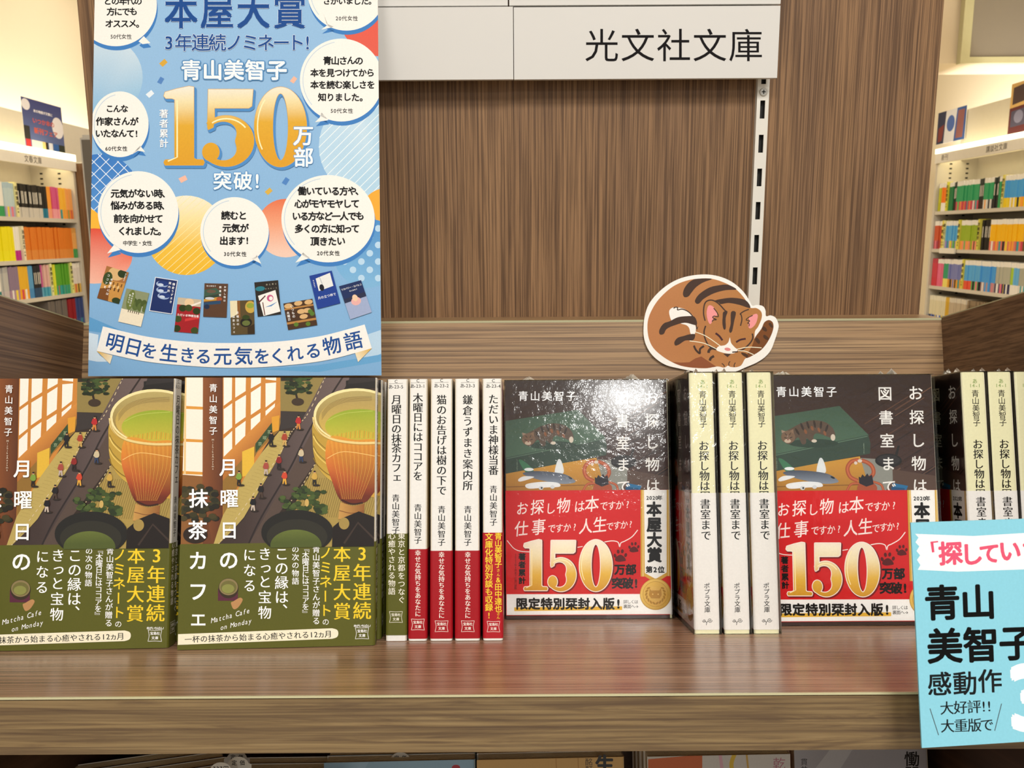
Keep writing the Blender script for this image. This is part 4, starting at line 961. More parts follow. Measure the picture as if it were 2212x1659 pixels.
def m6(R, E, T, TH):
    R([(0, 0), (.3, 0), (.3, .4), (0, .5)], '#e8dcb8'); R([(.3, 0), (.42, 0), (.42, .5), (.3, .5)], '#8a5a2c'); E(.85, .2, .22, .18, '#c9a548'); E(.85, .16, .16, .08, '#93a03a'); E(.65, .65, .25, .14, '#241f1a'); E(.65, .67, .17, .08, '#66703a'); E(.65, .5, .16, .07, '#33431c'); R([(.7, .8), (1, .7), (1, 1), (.7, 1)], '#3a2c1c')
    T('月曜日の', .3, .3, .75, sz=19); T('抹茶カフェ', .13, .42, .97, sz=19)
mini([(1064, 906), (1236, 900), (1244, 1145), (1072, 1151)], '#5a4a2c', m6)
def m7(R, E, T, TH):
    R([(.1, .4), (.85, .28), (.98, .92), (.25, 1)], '#f2f0ec'); E(.6, .5, .14, .1, '#c95a8a'); E(.63, .51, .08, .06, '#f2f0ec'); R([(.35, .75), (.6, .7), (.9, .62), (.62, .74)], '#5a8ac4'); R([(.05, .6), (.4, .4), (.42, .43), (.08, .64)], '#5a2a2c'); R([(.25, .6), (.29, .6), (.33, .98), (.29, .98)], '#6a3a2c'); E(.22, .2, .2, .07, '#2a7a8a'); TH('赤と青と', .1, .45, .95, '#c9bfa9', 13); TH('エスキース', .22, .4, .95, '#c9bfa9', 11)
mini([(1240, 772), (1412, 756), (1434, 1002), (1265, 1020)], '#2c2622', m7)
def m8(R, E, T, TH):
    R([(0, .2), (1, .2), (1, .26), (0, .26)], '#b98446'); R([(0, .72), (1, .72), (1, .8), (0, .8)], '#b98446')
    for x, y in ((.15, .12), (.5, .08), (.85, .1), (.55, .4), (.75, .4), (.6, .6)): E(x, y, .14, .09, '#d9b07a')
    for x, y in ((.9, .55), (.85, .45), (.3, .85), (.7, .9)): E(x, y, .08, .08, '#5a7a2c')
    T('いつもの', .27, .1, .6, sz=22); T('木曜日', .1, .32, .68, sz=22)
mini([(1450, 925), (1660, 890), (1696, 1080), (1485, 1116)], '#4a3220', m8)
def m9(R, E, T, TH):
    R([(.24, .12), (.9, .05), (.9, .45), (.24, .5)], '#e9e9e6'); R([(.4, .1), (.43, .1), (.5, .45), (.46, .45)], '#b9bcc0'); E(.4, .42, .1, .1, '#1a1a24'); TH('月の立つ林で', .7, .12, .92, sz=22); T('青山美智子', .12, .14, .38, sz=9)
mini([(1638, 725), (1800, 687), (1863, 922), (1697, 965)], '#1f3f94', m9)
def m10(R, E, T, TH):
    R([(0, 0), (1, 0), (1, .45), (0, .45)], '#1f2f5e'); R([(0, .45), (1, .4), (1, 1), (0, 1)], '#9fadd0'); R([(0, .4), (1, .36), (1, .5), (0, .52)], '#2a2f4a'); E(.5, .55, .22, .12, '#e8b0ac'); E(.5, .45, .12, .1, '#ecc9a8'); TH('リカバリー・カバヒコ', .12, .04, .96, sz=16); TH('青山美智子', .22, .35, .72, sz=10)
mini([(1853, 800), (2012, 756), (2090, 988), (1935, 1040)], '#3a4a86', m10)
P.build('poster_print', M['poster'], poster)

# ------------------------------------------------------------------ cat card
DC = 598.6
Rc = TRAY @ Matrix.Translation((0, DC/1000, 0)); pfc = proj(Rc, 1, 0); CC = (1350, 560, 370/2212)
catc = empty('cat_card', Rc, 'sleeping brown tabby cat cutout card with white border, against the shelf back board', 'card')
outl = smooth([(240, 900), (255, 740), (310, 580), (420, 440), (560, 325), (720, 245), (900, 205), (1080, 198), (1250, 232), (1400, 305), (1530, 420), (1610, 540), (1645, 600), (1700, 590), (1780, 605), (1815, 660), (1822, 735), (1880, 725), (1945, 755), (1980, 830), (1980, 900), (1930, 1060), (1880, 1180), (1800, 1270), (1690, 1340), (1560, 1395), (1430, 1450), (1300, 1470), (1200, 1468), (1050, 1465), (880, 1445), (700, 1410), (540, 1370), (420, 1300), (330, 1210), (270, 1100), (245, 1000)], 4)
def pc(p): k = pfc(CC[0]+p[0]*CC[2], CC[1]+p[1]*CC[2]); return (k[0], k[2])
MB().extrude([pc(p) for p in outl], 1, 0, 1.1, '#f5f1ea', '#e8e2d6').build('board', M['card'], catc)
P = Print(lambda x, y: (lambda q: (q[0], q[2]))(pfc(x, y)), lambda u, v, l: (u, -.02-l*EPS, v), CC, None)
q = P.poly; DK = '#4a3830'; BR = '#bb8052'
q([(290, 880), (310, 740), (390, 580), (500, 450), (640, 340), (800, 275), (960, 250), (1120, 252), (1290, 305), (1430, 385), (1540, 500), (1610, 620), (1700, 632), (1760, 680), (1765, 760), (1720, 870), (1680, 930), (1670, 1040), (1640, 1180), (1590, 1260), (1548, 1290), (1500, 1370), (1430, 1395), (1360, 1390), (1330, 1375), (1280, 1400), (1190, 1385), (1050, 1408), (860, 1400), (720, 1375), (600, 1325), (480, 1250), (370, 1150), (310, 1030)], None, sm=True, grad=((300, 0), (1700, 0), ['#b97c50', '#bd8353', '#b27a46']))
q([(600, 1325), (720, 1335), (830, 1330), (910, 1280), (985, 1255), (1080, 1320), (1180, 1388), (1050, 1408), (860, 1400), (720, 1375)], '#8f5436')
tail = smooth([(1560, 1275), (1640, 1120), (1680, 1010), (1760, 900), (1800, 815), (1860, 785), (1910, 820), (1915, 900), (1870, 1020), (1790, 1140), (1690, 1220)], 4)
q(tail, '#7a4a28')
for a in ([(1855, 830), (1880, 820), (1912, 870), (1895, 885), (1865, 860)], [(1775, 880), (1800, 868), (1835, 910), (1820, 935), (1775, 910)], [(1785, 985), (1810, 978), (1858, 1020), (1840, 1045), (1795, 1020)], [(1680, 1025), (1710, 1015), (1745, 1060), (1730, 1095), (1690, 1060)], [(1500, 1205), (1560, 1215), (1590, 1245), (1575, 1270), (1520, 1240)]): q(a, '#4f3626', sm=True, n=3)
q([(880, 265), (960, 250), (1125, 253), (1010, 300), (920, 360), (860, 430), (820, 480), (770, 490), (748, 450), (765, 380), (815, 310)], DK, sm=True, n=4)
q([(1330, 330), (1440, 390), (1300, 400), (1150, 440), (1020, 510), (960, 570), (920, 572), (905, 530), (960, 450), (1080, 370), (1200, 338)], DK, sm=True, n=4)
q([(1160, 535), (1260, 510), (1400, 498), (1560, 530), (1618, 630), (1480, 590), (1340, 565), (1240, 580), (1210, 560)], DK, sm=True, n=4)
q([(570, 690), (590, 640), (650, 620), (760, 640), (840, 690), (875, 740), (760, 750), (640, 770), (600, 790)], '#f4efe8', sm=True, n=4)
q([(720, 830), (800, 822), (908, 850), (905, 960), (850, 965), (830, 890), (790, 850)], '#f4efe8', sm=True, n=3)
P.line([(628, 635), (650, 620), (680, 625), (680, 655), (740, 645), (820, 680), (880, 745), (915, 820), (925, 900)], 14, DK, True)
q([(900, 745), (925, 850), (780, 820), (650, 850), (540, 900), (500, 965), (450, 970), (445, 910), (500, 830), (580, 800), (680, 750), (800, 735)], DK, sm=True, n=4)
q([(925, 890), (950, 862), (925, 930)], DK); q([(890, 965), (908, 980), (880, 1045), (780, 1050), (700, 1100), (650, 1115), (638, 1070), (680, 1015), (760, 990), (830, 970)], DK, sm=True, n=4)
# face
P.line([(1035, 795), (1015, 700), (1025, 590), (1060, 540), (1130, 530), (1210, 575), (1290, 660), (1320, 680)], 17, DK, True)
q([(1060, 650), (1080, 600), (1120, 600), (1170, 650), (1190, 720), (1150, 750), (1130, 800), (1100, 838), (1070, 790), (1055, 710)], '#f09a9a', sm=True, n=4)
P.line([(1145, 630), (1190, 690), (1205, 740), (1150, 735), (1135, 755), (1180, 780), (1140, 785), (1125, 808)], 13, DK, True)
q([(1700, 705), (1715, 740), (1690, 830), (1640, 885), (1605, 890), (1590, 850), (1610, 800), (1600, 760), (1650, 720)], '#f09a9a', sm=True, n=4)
P.line([(1600, 648), (1540, 670), (1490, 705), (1500, 720), (1510, 780), (1492, 860)], 15, DK, True); P.line([(1650, 725), (1590, 755), (1565, 785), (1610, 795), (1585, 825), (1605, 835), (1600, 868)], 11, DK, True)
q([(1270, 680), (1325, 675), (1300, 760), (1302, 890), (1275, 905), (1258, 830), (1262, 740)], DK, sm=True, n=3); q([(1370, 682), (1432, 685), (1410, 800), (1385, 925), (1358, 950), (1345, 915), (1365, 830)], DK, sm=True, n=3)
P.line([(1042, 860), (1022, 930), (1030, 1010), (1070, 1100), (1120, 1150)], 19, DK, True); P.line([(1645, 960), (1650, 1020), (1610, 1090), (1530, 1160), (1470, 1185)], 19, DK, True)
P.line([(1170, 955), (1220, 995), (1258, 1048)], 25, '#4a2c30', True); P.line([(1435, 1072), (1490, 1040), (1560, 1027)], 24, '#4a2c30', True)
q([(1355, 1010), (1370, 1080), (1420, 1140), (1455, 1170), (1420, 1210), (1340, 1220), (1240, 1200), (1180, 1170), (1210, 1125), (1290, 1110), (1335, 1070)], '#f7f2ea', sm=True, n=4)
P.ell(1325, 1163, 40, 21, '#e08a88', a=8)
P.line([(890, 1115), (915, 1170), (965, 1215), (970, 1160), (1020, 1120)], 26, DK, True); P.line([(1080, 1210), (1085, 1180), (1120, 1150), (1180, 1160)], 34, DK, True)
P.line([(1095, 1310), (1110, 1275), (1150, 1250)], 32, DK, True); q([(1268, 1220), (1370, 1222), (1325, 1265)], DK); P.line([(1385, 1200), (1460, 1195)], 16, DK)
P.line([(1250, 1345), (1275, 1365), (1285, 1390)], 11, DK, True); P.line([(1358, 1318), (1340, 1345), (1345, 1375)], 11, DK, True); P.line([(1425, 1335), (1410, 1365), (1412, 1392)], 11, DK, True)
for a in ([(900, 935), (1050, 995), (1230, 1120)], [(835, 1055), (1020, 1085), (1185, 1160)], [(1450, 1160), (1600, 1135), (1765, 1145)], [(1460, 1180), (1560, 1190), (1660, 1232)]): P.line(a, 9, '#fbf6da', True)
P.build('cat_print', M['card'], catc)

# ------------------------------------------------------------------ light blue card hung in front of the tray edge
C9 = (1900, 1100, 312/926); DK9 = 352.0
Rb = TRAY @ Matrix.Translation((0, DK9/1000, 0)) @ Matrix.Rotation(rad(-.5), 4, 'X'); pfb = proj(Rb, 1, 0)
blue = empty('price_card', Rb, 'light blue card with bold black lettering at the lower right corner', 'card')
def pb(p): k = pfb(C9[0]+p[0]*C9[2], C9[1]+p[1]*C9[2]); return (k[0], k[2])
cq = [pb((200, 86)), pb((1400, 45)), pb((1420, 1460)), pb((272, 1531))]
MB().extrude(cq, 1, 0, .8, '#86c8dc').build('board', M['card'], blue)
x0b = cq[3][0]
MB().box(x0b+40, x0b+60, .8, DF-DK9-.6, -HB-9, -HB-1.5).build('clip', M['white_metal'], blue)
P = Print(lambda x, y: (lambda q: (q[0], q[2]))(pfb(x, y)), lambda u, v, l: (u, -.02-l*EPS, v), C9, cq)
zig = [(228, 158), (250, 182), (230, 212), (255, 238), (237, 268), (260, 295), (240, 325), (262, 358), (245, 388)]
P.poly(zig+[(500, 400), (940, 385), (1400, 350), (1400, 120), (940, 152), (600, 172)], '#f4f4f2')
P.poly([(325, 208), (375, 203), (376, 212), (345, 216), (352, 275), (336, 278)], '#d8506e')
P.layer += 1
for c, x, y, s in (('探', 455, 285, 158), ('し', 590, 290, 150), ('て', 705, 285, 140), ('い', 835, 268, 150), ('た', 985, 262, 150), ('も', 1110, 255, 150)): P.glyph(c, x, y, s, '#dc5674', .036, -3)
for c, x, y, s in (('青', 402, 602, 235), ('山', 632, 598, 235), ('美', 418, 880, 235), ('智', 650, 872, 235), ('子', 880, 860, 235)): P.glyph(c, x, y, s, '#060707', .028, -2)
for c, x, y, s in (('感', 385, 1122, 160), ('動', 548, 1118, 160), ('作', 708, 1103, 160)): P.glyph(c, x, y, s, '#15191b', .022, -2)
P.th('大好評!!', 388, 720, 1278, 92, '#15191b', mincho=.012, y1=1262, wts=[1, 1, 1, .4, .4]); P.th('大重版で', 392, 722, 1392, 92, '#15191b', mincho=.012, y1=1382, wts=[1, 1, 1, .8])
P.line([(323, 1278), (378, 1448)], 5, '#4a565c'); P.line([(782, 1246), (738, 1420)], 5, '#4a565c')
P.layer += 1; P.glyph('3', 962, 1205, 570, '#fafafa', .04, -3, 1.0)
P.build('card_print', M['card'], blue)

# ------------------------------------------------------------------ lower tier: face-out paperbacks in the shade
def low_at(px, py, D): return tray_at(px, py, D)
LPW = 105.0
def low_stack(px, D, yaw, H, cov, spine, n, label, group, printer=None, T=13.5, W=LPW):
    x = low_at(px, 1645, D)[0]; base = TRAY @ Matrix.Translation((x/1000, D/1000, (LH+.2)/1000)) @ RZ(yaw) @ Matrix.Translation((W/2000, 0, 0))
    r, cv, bd = make_book('paperback_book', W, H, T, cov, spine, cov, None, base, label)
    if printer:
        pf = proj(base, 1, 0); P = Print(lambda a, b: (lambda q: (q[0], q[2]))(pf(a, b)), lambda u, v, l: (u, -.02-l*EPS, v), (0, 0, 1), [(-W/2, 0), (W/2, 0), (W/2, H), (-W/2, H)])
        printer(P); P.build('cover_print', M['gloss'], cv)
    for k in range(1, n):
        m = base @ Matrix.Translation((random.uniform(-1, 1)/1000, k*(T+.6)/1000, 0)) @ RZ(random.uniform(-.6, .2))
        c = r.copy(); COL.objects.link(c); c.matrix_world = m; c['label'] = label.split(' on the ')[0]+' packed behind its front copy on the lower tier'; c['group'] = group
        for ch in r.children: d = ch.copy(); COL.objects.link(d); d.parent = c
    return r
def dpr(f): return f
LHH = lambda D, y: tray_at(1106, y, D)[1]-LH
def p_blue(P): P.layer = 1; P.ell(985, 1658, 9, 6, '#b02030'); P.poly([(690, 1640), (800, 1640), (780, 1675), (690, 1675)], '#9fc0d6')
def p_yel(P):
    P.layer = 1; P.glyph('生', 1306, 1652, 42, '#17130f', .04); P.glyph('酩', 1272, 1646, 17, '#3a2c1c', 0); P.glyph('酊', 1272, 1662, 17, '#3a2c1c', 0); P.line([(1200, 1620), (1203, 1680)], 2, '#b5843c'); P.line([(1248, 1615), (1250, 1680)], 2, '#b5843c')
def p_or(P):
    P.poly([(1400, 1640), (1517, 1630), (1517, 1680), (1400, 1680)], '#c8601c'); P.poly([(1517, 1630), (1707, 1615), (1707, 1680), (1517, 1680)], '#cfc9c0'); P.line([(1555, 1625), (1562, 1680)], 7, '#d9a8b4', True); P.line([(1590, 1622), (1580, 1650), (1585, 1680)], 9, '#d9b41c', True); P.line([(1612, 1622), (1618, 1680)], 4, '#c9a03c', True)
    P.layer += 1; P.glyph('乾', 1683, 1650, 28, '#b06a7a', 0); P.glyph('杯', 1683, 1678, 28, '#b06a7a', 0)
def p_gr(P):
    P.poly([(1730, 1700), (1800, 1610), (1850, 1606), (1790, 1700)], '#b5b2b2'); P.layer += 1; P.glyph('慟', 1970, 1640, 34, '#17130f', .02); P.glyph('哭', 1970, 1672, 34, '#17130f', .02); P.glyph('貫', 1737, 1646, 16, '#2a2422', 0); P.glyph('井', 1737, 1662, 16, '#2a2422', 0)
low_stack(700, 612, 2.5, LHH(612, 1646), '#8fb2c8', '#8fb2c8', 4, 'light blue paperback on the dark lower tier, under the white spines', 'blue paperbacks on the lower tier', p_blue, W=108)
low_stack(1030, 612, 2.5, LHH(612, 1642), '#cfa45c', '#cfa45c', 4, 'tan paperback with a bold black character on the dark lower tier', 'tan paperbacks on the lower tier', p_yel, W=106)
low_stack(1398, 612, 2, LHH(612, 1637), '#c9c2b4', '#c8601c', 4, 'orange and white paperback on the dark lower tier', 'orange and white paperbacks on the lower tier', p_or, W=104)
low_stack(1716, 616, 2, LHH(616, 1619), '#a09c9e', '#a09c9e', 3, 'grey paperback with black characters on the lower tier at right', 'grey paperbacks on the lower tier', p_gr, W=98)
pk = low_stack(392, 566, 1, 143, '#4a3a30', '#c9bda8', 6, 'pale-paged paperback stack on the dark lower tier, left of the light blue paperback', 'pale-paged paperbacks on the lower tier', T=12.2, W=102)
# price slips standing in the page blocks
def slip(px, py, D, t, lb):
    x, h = tray_at(px, py, D); r = empty('price_slip', TRAY @ Matrix.Translation((x/1000, D/1000, (h-9)/1000)), lb, 'price slip', 'white price slips tucked in the lower books')
    pts = [(-9, 0), (9, 0), (9, 5)]+[(7*math.cos(rad(a)), 5+5*math.sin(rad(a))) for a in range(10, 180, 17)]+[(-9, 5)]
    MB().extrude(pts, 1, 0, .15, '#d9d4c8').build('slip', M['card'], r)
    P = Print(None, lambda u, v, l: (u, -.02-l*EPS, v)); P.pf = lambda a, b: (a, -b); P.layer = 1; P.th(t, -5.5, 5.5, -6, 3.6, '#222', .02); P.build('lettering', M['card'], r)
slip(477, 1650, 568, '737円', 'white price slip printed 737, lowest of the three in the pale-paged stack'); slip(515, 1638, 584, '定価', 'white rounded price slip in the middle of the pale-paged stack'); slip(512, 1626, 600, '定価', 'white rounded price slip at the back of the pale-paged stack')
slip(865, 1628, 624, '定価', 'white price slip in the light blue paperbacks'); slip(1170, 1610, 628, '10%税込', 'white price slip in the tan paperbacks')
# slumped dark books at the left of the lower tier
rb, cv, bd = make_book('paperback_book', 105, 148, 13, '#3a2a20', '#5a4636', '#3a2a20', None, TRAY @ Matrix.Translation((tray_at(330, 1640, 585)[0]/1000, .585, (LH+.2)/1000)) @ RZ(24), 'dark glossy paperback turned aslant on the lower tier at far left', 'book', 'dark paperbacks aslant on the lower tier')
rb['label'] = 'dark glossy paperbacks aslant on the lower tier at far left'
for k in range(1, 4):
    c = rb.copy(); COL.objects.link(c); c.matrix_world = rb.matrix_world @ Matrix.Translation((-.002*k, .0142*k, 0))
    for ch in rb.children: d = ch.copy(); COL.objects.link(d); d.parent = c

# ------------------------------------------------------------------ the shop beyond: two long bookcases
def far_book_mesh(top, body, low, style, w=13.5, H=148.0, D=100.0):
    """spine faces -X local; colours: head of the spine, body, band"""
    mb = MB(); hw = w/2; r = 1.0
    for z0, z1, c, o in ((0, H*.30, low, .25), (H*.30, H*.84, body, 0), (H*.84, H, top, 0)):
        P_ = [(0+D*.0+100, -hw), (r, -hw-o), (-o, -hw+r), (-o, hw-r), (r, hw+o), (100, hw)]
        for i in range(5): a, b = P_[i], P_[i+1]; mb.face([(a[0], a[1], z0), (b[0], b[1], z0), (b[0], b[1], z1), (a[0], a[1], z1)], c)
    mb.face([(2, -hw+.3, H-1), (D, -hw+.3, H-1), (D, hw-.3, H-1), (2, hw-.3, H-1)], '#cfc3a6')
    for y in (-hw, hw-.3): mb.face([(0, y, H), (D, y, H), (D, y+.3, H), (0, y+.3, H)], body)
    mb.face([(-.02, -hw*.35, H*.42), (-.02, hw*.35, H*.42), (-.02, hw*.35, H*.78), (-.02, -hw*.35, H*.78)], style)
    return mb.mesh('far_book', M['far'])
def divider_mesh(col, t, H=152.0, w=15.0):
    mb = MB(); mb.box(-4, 96, -w/2, w/2, 0, H, col)
    P = Print(None, lambda u, v, l: (-4.05-l*EPS, -u, v)); P.pf = lambda a, b: (a, -b); P.layer = 1; P.tv(t, 0, -H*.9, -H*.32, 20, '#1c1810', .03); P.tv('の本', 0, -H*.28, -H*.1, 11, '#1c1810', .03)
    off = len(mb.v); mb.v += P.v; mb.c += P.c; mb.f += [[off+i for i in f] for f in P.f]
    return mb.mesh('divider', M['far'])
DORD = ['first from the far end', 'second from the far end', 'third from the far end', 'fourth from the far end', 'fifth from the far end']
def bookcase(side, X, ys, name, label, header, hx, rows, zs, pitchlist):
    """side -1: left wall, spines face +X; +1: right wall, spines face -X"""
    y0, y1 = ys; Rm = Matrix.Translation((X, 0, 0)) @ (Matrix.Rotation(math.pi, 4, 'Z') if side < 0 else Matrix.Identity(4))
    fy = (lambda y: -y) if side < 0 else (lambda y: y)
    r = empty(name, Rm, label, 'bookcase')
    def bx(x0, x1, a, b, z0, z1): a, b = sorted((fy(a), fy(b))); return MB().box(x0, x1, a, b, z0, z1)
    top, strip_z, strip_h, head = pitchlist
    for k, z in enumerate(zs): bx(0, 220, y0, y1, z-18, z).build('shelf', M['grey_metal'], r)
    bx(212, 225, y0, y1, 0, strip_z).build('back_panel', M['grey_metal'], r)
    for k in range(2):
        yy = y1-(y1-y0-20)*k; 
        bx(-4, 225, yy-20, yy, 0, strip_z-strip_h).build('upright', M['grey_metal'], r)
    mb = MB()
    for z in range(600, int(strip_z-head-strip_h), 25):
        for xx in (60, 150): a, b = sorted((fy(y1-20.4), fy(y1-20.9))); mb.box(xx, xx+14, a, b, z, z+8)
    tag(mb.build('slots', M['black'], r), kind='stuff')  # thin black patches, the shade of the slot holes as colour
    bx(-12, 8, y0, y1, strip_z-strip_h-head, strip_z-strip_h).build('header_board', M['white_metal'], r)
    bx(-14, 120, y0, y1, strip_z-strip_h, strip_z).build('light_strip', M['glow'], r)
    bx(120, 135, y0, y1+ (1300 if side < 0 else 0), strip_z-60, top).build('top_board', M['grey_metal'], r)
    P = Print(None, lambda u, v, l: (-12.05-l*EPS, -u, v)); P.pf = lambda a, b: (a, -b); P.layer = 1
    for yy, t in hx: P.th(t, -fy(yy)-34*len(t)/2*1.05, -fy(yy)+34*len(t)/2*1.05, -(strip_z-strip_h-head/2), 34, '#4a443c', .01)
    P.build('lettering', M['far'], r)
    nm = 'left' if side < 0 else 'right'; rown = ['top', 'second', 'third', 'fourth', 'lowest']
    todo = []; cache = {}; yvis = abs(X)*F/1106*1000-70
    for ri, (z, row) in enumerate(zip(zs, rows)):
        if ri < 3: row = row+[(60, 'pale', '#e9e6de', ('#b0a890', '#8a98b8', '#c0b070')[ri], '#c08878')]
        y = y1-24 if row[0] == 'far' else y0+6; st = -1 if row[0] == 'far' else 1; nd = 0
        for ent in row[1:]:
            if y < yvis-420: break
            if ent[0] == 'D':
                nd += 1; k = ('D', ent[1], ent[2])
                if k not in cache: cache[k] = divider_mesh(ent[1], ent[2])
                yy = y+st*8.5; o = put('name_divider', cache[k], None, Rm @ Matrix.Translation((.004, fy(yy)/1000, z/1000)))
                tag(o, 'pale yellow author divider, %s, %s shelf of the %s bookcase' % (DORD[nd-1], rown[ri], nm), 'divider'); y += st*17
            else:
                cnt, cn, top_c, body, low = ent
                for j in range(max(1, round(cnt*(1.3 if side < 0 else 1.5)))):
                    lw = low
                    if cnt > 3 and cn not in ('black', 'orange', 'red', 'bright yellow') and j % 2: lw = random.choice(['#e07888', '#e8e4dc', '#f0a040', '#3a9aa0', '#c84058', '#e8d040', '#2a2a30', '#6ab060', body])
                    k = (top_c, body, lw)
                    if k not in cache: cache[k] = far_book_mesh(top_c, body, lw, '#e6e2d6' if cn in ('black',) else body)
                    wd = random.uniform(.9, 1.2); yy = y+st*13.5*wd/2
                    if yy < yvis-420 or yy > y1-8: y += st*13.7*wd; continue
                    y += st*13.7*wd; todo.append((yy+(4000 if ri > 2 else 8000 if yy < yvis else 0), cache[k], Rm @ Matrix.Translation((random.uniform(.004, .012), fy(yy)/1000, z/1000)), (1, wd, random.uniform(.985, 1.01)), cn, ri))
    todo.sort(key=lambda t: t[0]); rest = bmesh.new()
    for i, (_, me, mm, sc, cn, ri) in enumerate(todo):
        if i < 118:
            o = put('paperback_book', me, None, mm); o.scale = sc
            tag(o, '%s-spined paperbacks in a row on the %s shelf of the %s bookcase' % (cn, rown[ri], nm), 'book', '%s paperbacks on the %s shelf of the %s bookcase' % (cn, rown[ri], nm))
        else:
            n0 = len(rest.verts); rest.from_mesh(me); rest.verts.ensure_lookup_table()
            bmesh.ops.transform(rest, matrix=mm @ Matrix.Diagonal((*sc, 1)), verts=rest.verts[n0:])
    me = bpy.data.meshes.new('far_books'); rest.to_mesh(me); rest.free(); me.materials.append(M['far'])
    tag(put('distant_books', me), 'paperbacks at the far end and on the lowest seen shelf of the %s bookcase' % nm, 'books', None, 'stuff')
    return r
w_ = '#e9e6de'
XL, XR = -2.20, 2.33
z = lambda px, py, X: at_x(px, py, X).z*1000
yL1 = at_x(168, 450, XL).y*1000; yL0 = 2900
zsL = [z(100, 471, XL), z(100, 560, XL), z(60, 646, XL)]; zsL.append(zsL[2]-(zsL[1]-zsL[2])); zsL.append(zsL[3]-190)
stripL = z(0, 306, XL); hL = stripL-z(0, 322, XL); topL = z(0, 231, XL-.125)
visL = at_x(0, 450, XL).y*1000-60
def near(c): return c
rowsL = [
 ['far', (4, 'peach', '#f0a860', '#f0a860', '#e58a3a'), (4, 'yellow', '#f0b840', '#f0b840', '#e8a848'), (3, 'pink', '#d05a8a', '#d05a8a', '#e8a0a8'), (2, 'orange', '#f0a040', '#f0a040', '#e8a080'), (2, 'teal-banded black', '#2c2a26', '#2c2a26', '#2a7a94'), (11, 'black', '#2c2a26', '#2c2a26', '#c9c4ba'), ('D', '#e6dfa0', '松本清張'), (4, 'pale blue', '#a8c0cc', '#b8ccd0', '#b0a8c0'), (2, 'white', w_, w_, '#3a9a5a'), (7, 'red', '#c0303a', '#c0303a', '#5a9a6a'), ('D', '#e6dfa0', '山本周五'), (12, 'cream', w_, '#e0cf8a', '#c05a4a')],
 ['far', (2, 'green-banded', '#d09a50', '#e0a860', '#4a9a5a'), (22, 'orange', '#d87a28', '#d87a28', '#d88a40'), ('D', '#e6e0c0', '池波正太'), (3, 'white', w_, w_, '#b8308a'), (9, 'bright yellow', '#e8dc1c', '#e8dc1c', '#e8e020'), ('D', '#e6e0c0', '司馬遼太'), (3, 'white', w_, '#e4e2da', w_), (4, 'green', '#8ac05a', '#8ac05a', '#a8d07a'), (12, 'cream', w_, '#d0b8a0', '#8aa0c0')],
 ['far', (5, 'white', w_, '#dcd6d0', '#d8b050'), ('D', '#dfe08a', '宮部みゆ'), (7, 'green', '#5aa030', '#5aa030', '#3a9a80'), (2, 'lime', '#d8dc40', '#d8dc40', '#c8d040'), ('D', '#dfe0a8', '東野圭吾'), (3, 'pale pink', '#d8b0a8', '#d8b0a8', '#50a0b8'), (1, 'magenta', '#b85090', '#b85090', '#60a0c0'), (3, 'black', '#24262c', '#24262c', '#2c4a6a'), (2, 'blue', '#5a9ac8', '#5a9ac8', '#4a8ac0'), (4, 'yellow', '#e0b030', '#e0b030', '#e8a020'), (4, 'mauve', '#8a7890', '#8a7890', '#a88aa0'), (3, 'grey', '#a8a8a8', '#b8b8b4', '#c0b8b8'), (4, 'white', w_, w_, '#2a7a7a'), (12, 'purple', '#8078a8', '#8078a8', '#b8b0d0')],
 ['far', (4, 'dark blue', '#3a4a80', '#3a4a80', '#4a5a90'), (4, 'dark red', '#8a2028', '#8a2028', '#5a3030'), (10, 'dark grey', '#6a6460', '#6a6460', '#8a847c')],
 ['far', (3, 'dark grey', '#5a544e', '#5a544e', '#6a645c')]]
bookcase(-1, XL, (yL0, yL1), 'bookcase', 'grey bookcase full of paperbacks along the left wall, lit strip along its top', 0, [(at_x(66, 345, XL).y*1000, '文春文庫')], rowsL, zsL, (topL, stripL, hL, z(0, 322, XL)-z(0, 347, XL)))
yR1 = at_x(2012, 500, XR).y*1000; yR0 = 3050
zsR = [z(2140, 450, XR), z(2140, 541, XR), z(2100, 627, XR)]; zsR.append(zsR[2]-(zsR[1]-zsR[2])); zsR.append(zsR[3]-190)
stripR = z(2212, 285, XR); hR = stripR-z(2212, 297, XR); topR = z(2212, 203, XR+.125)
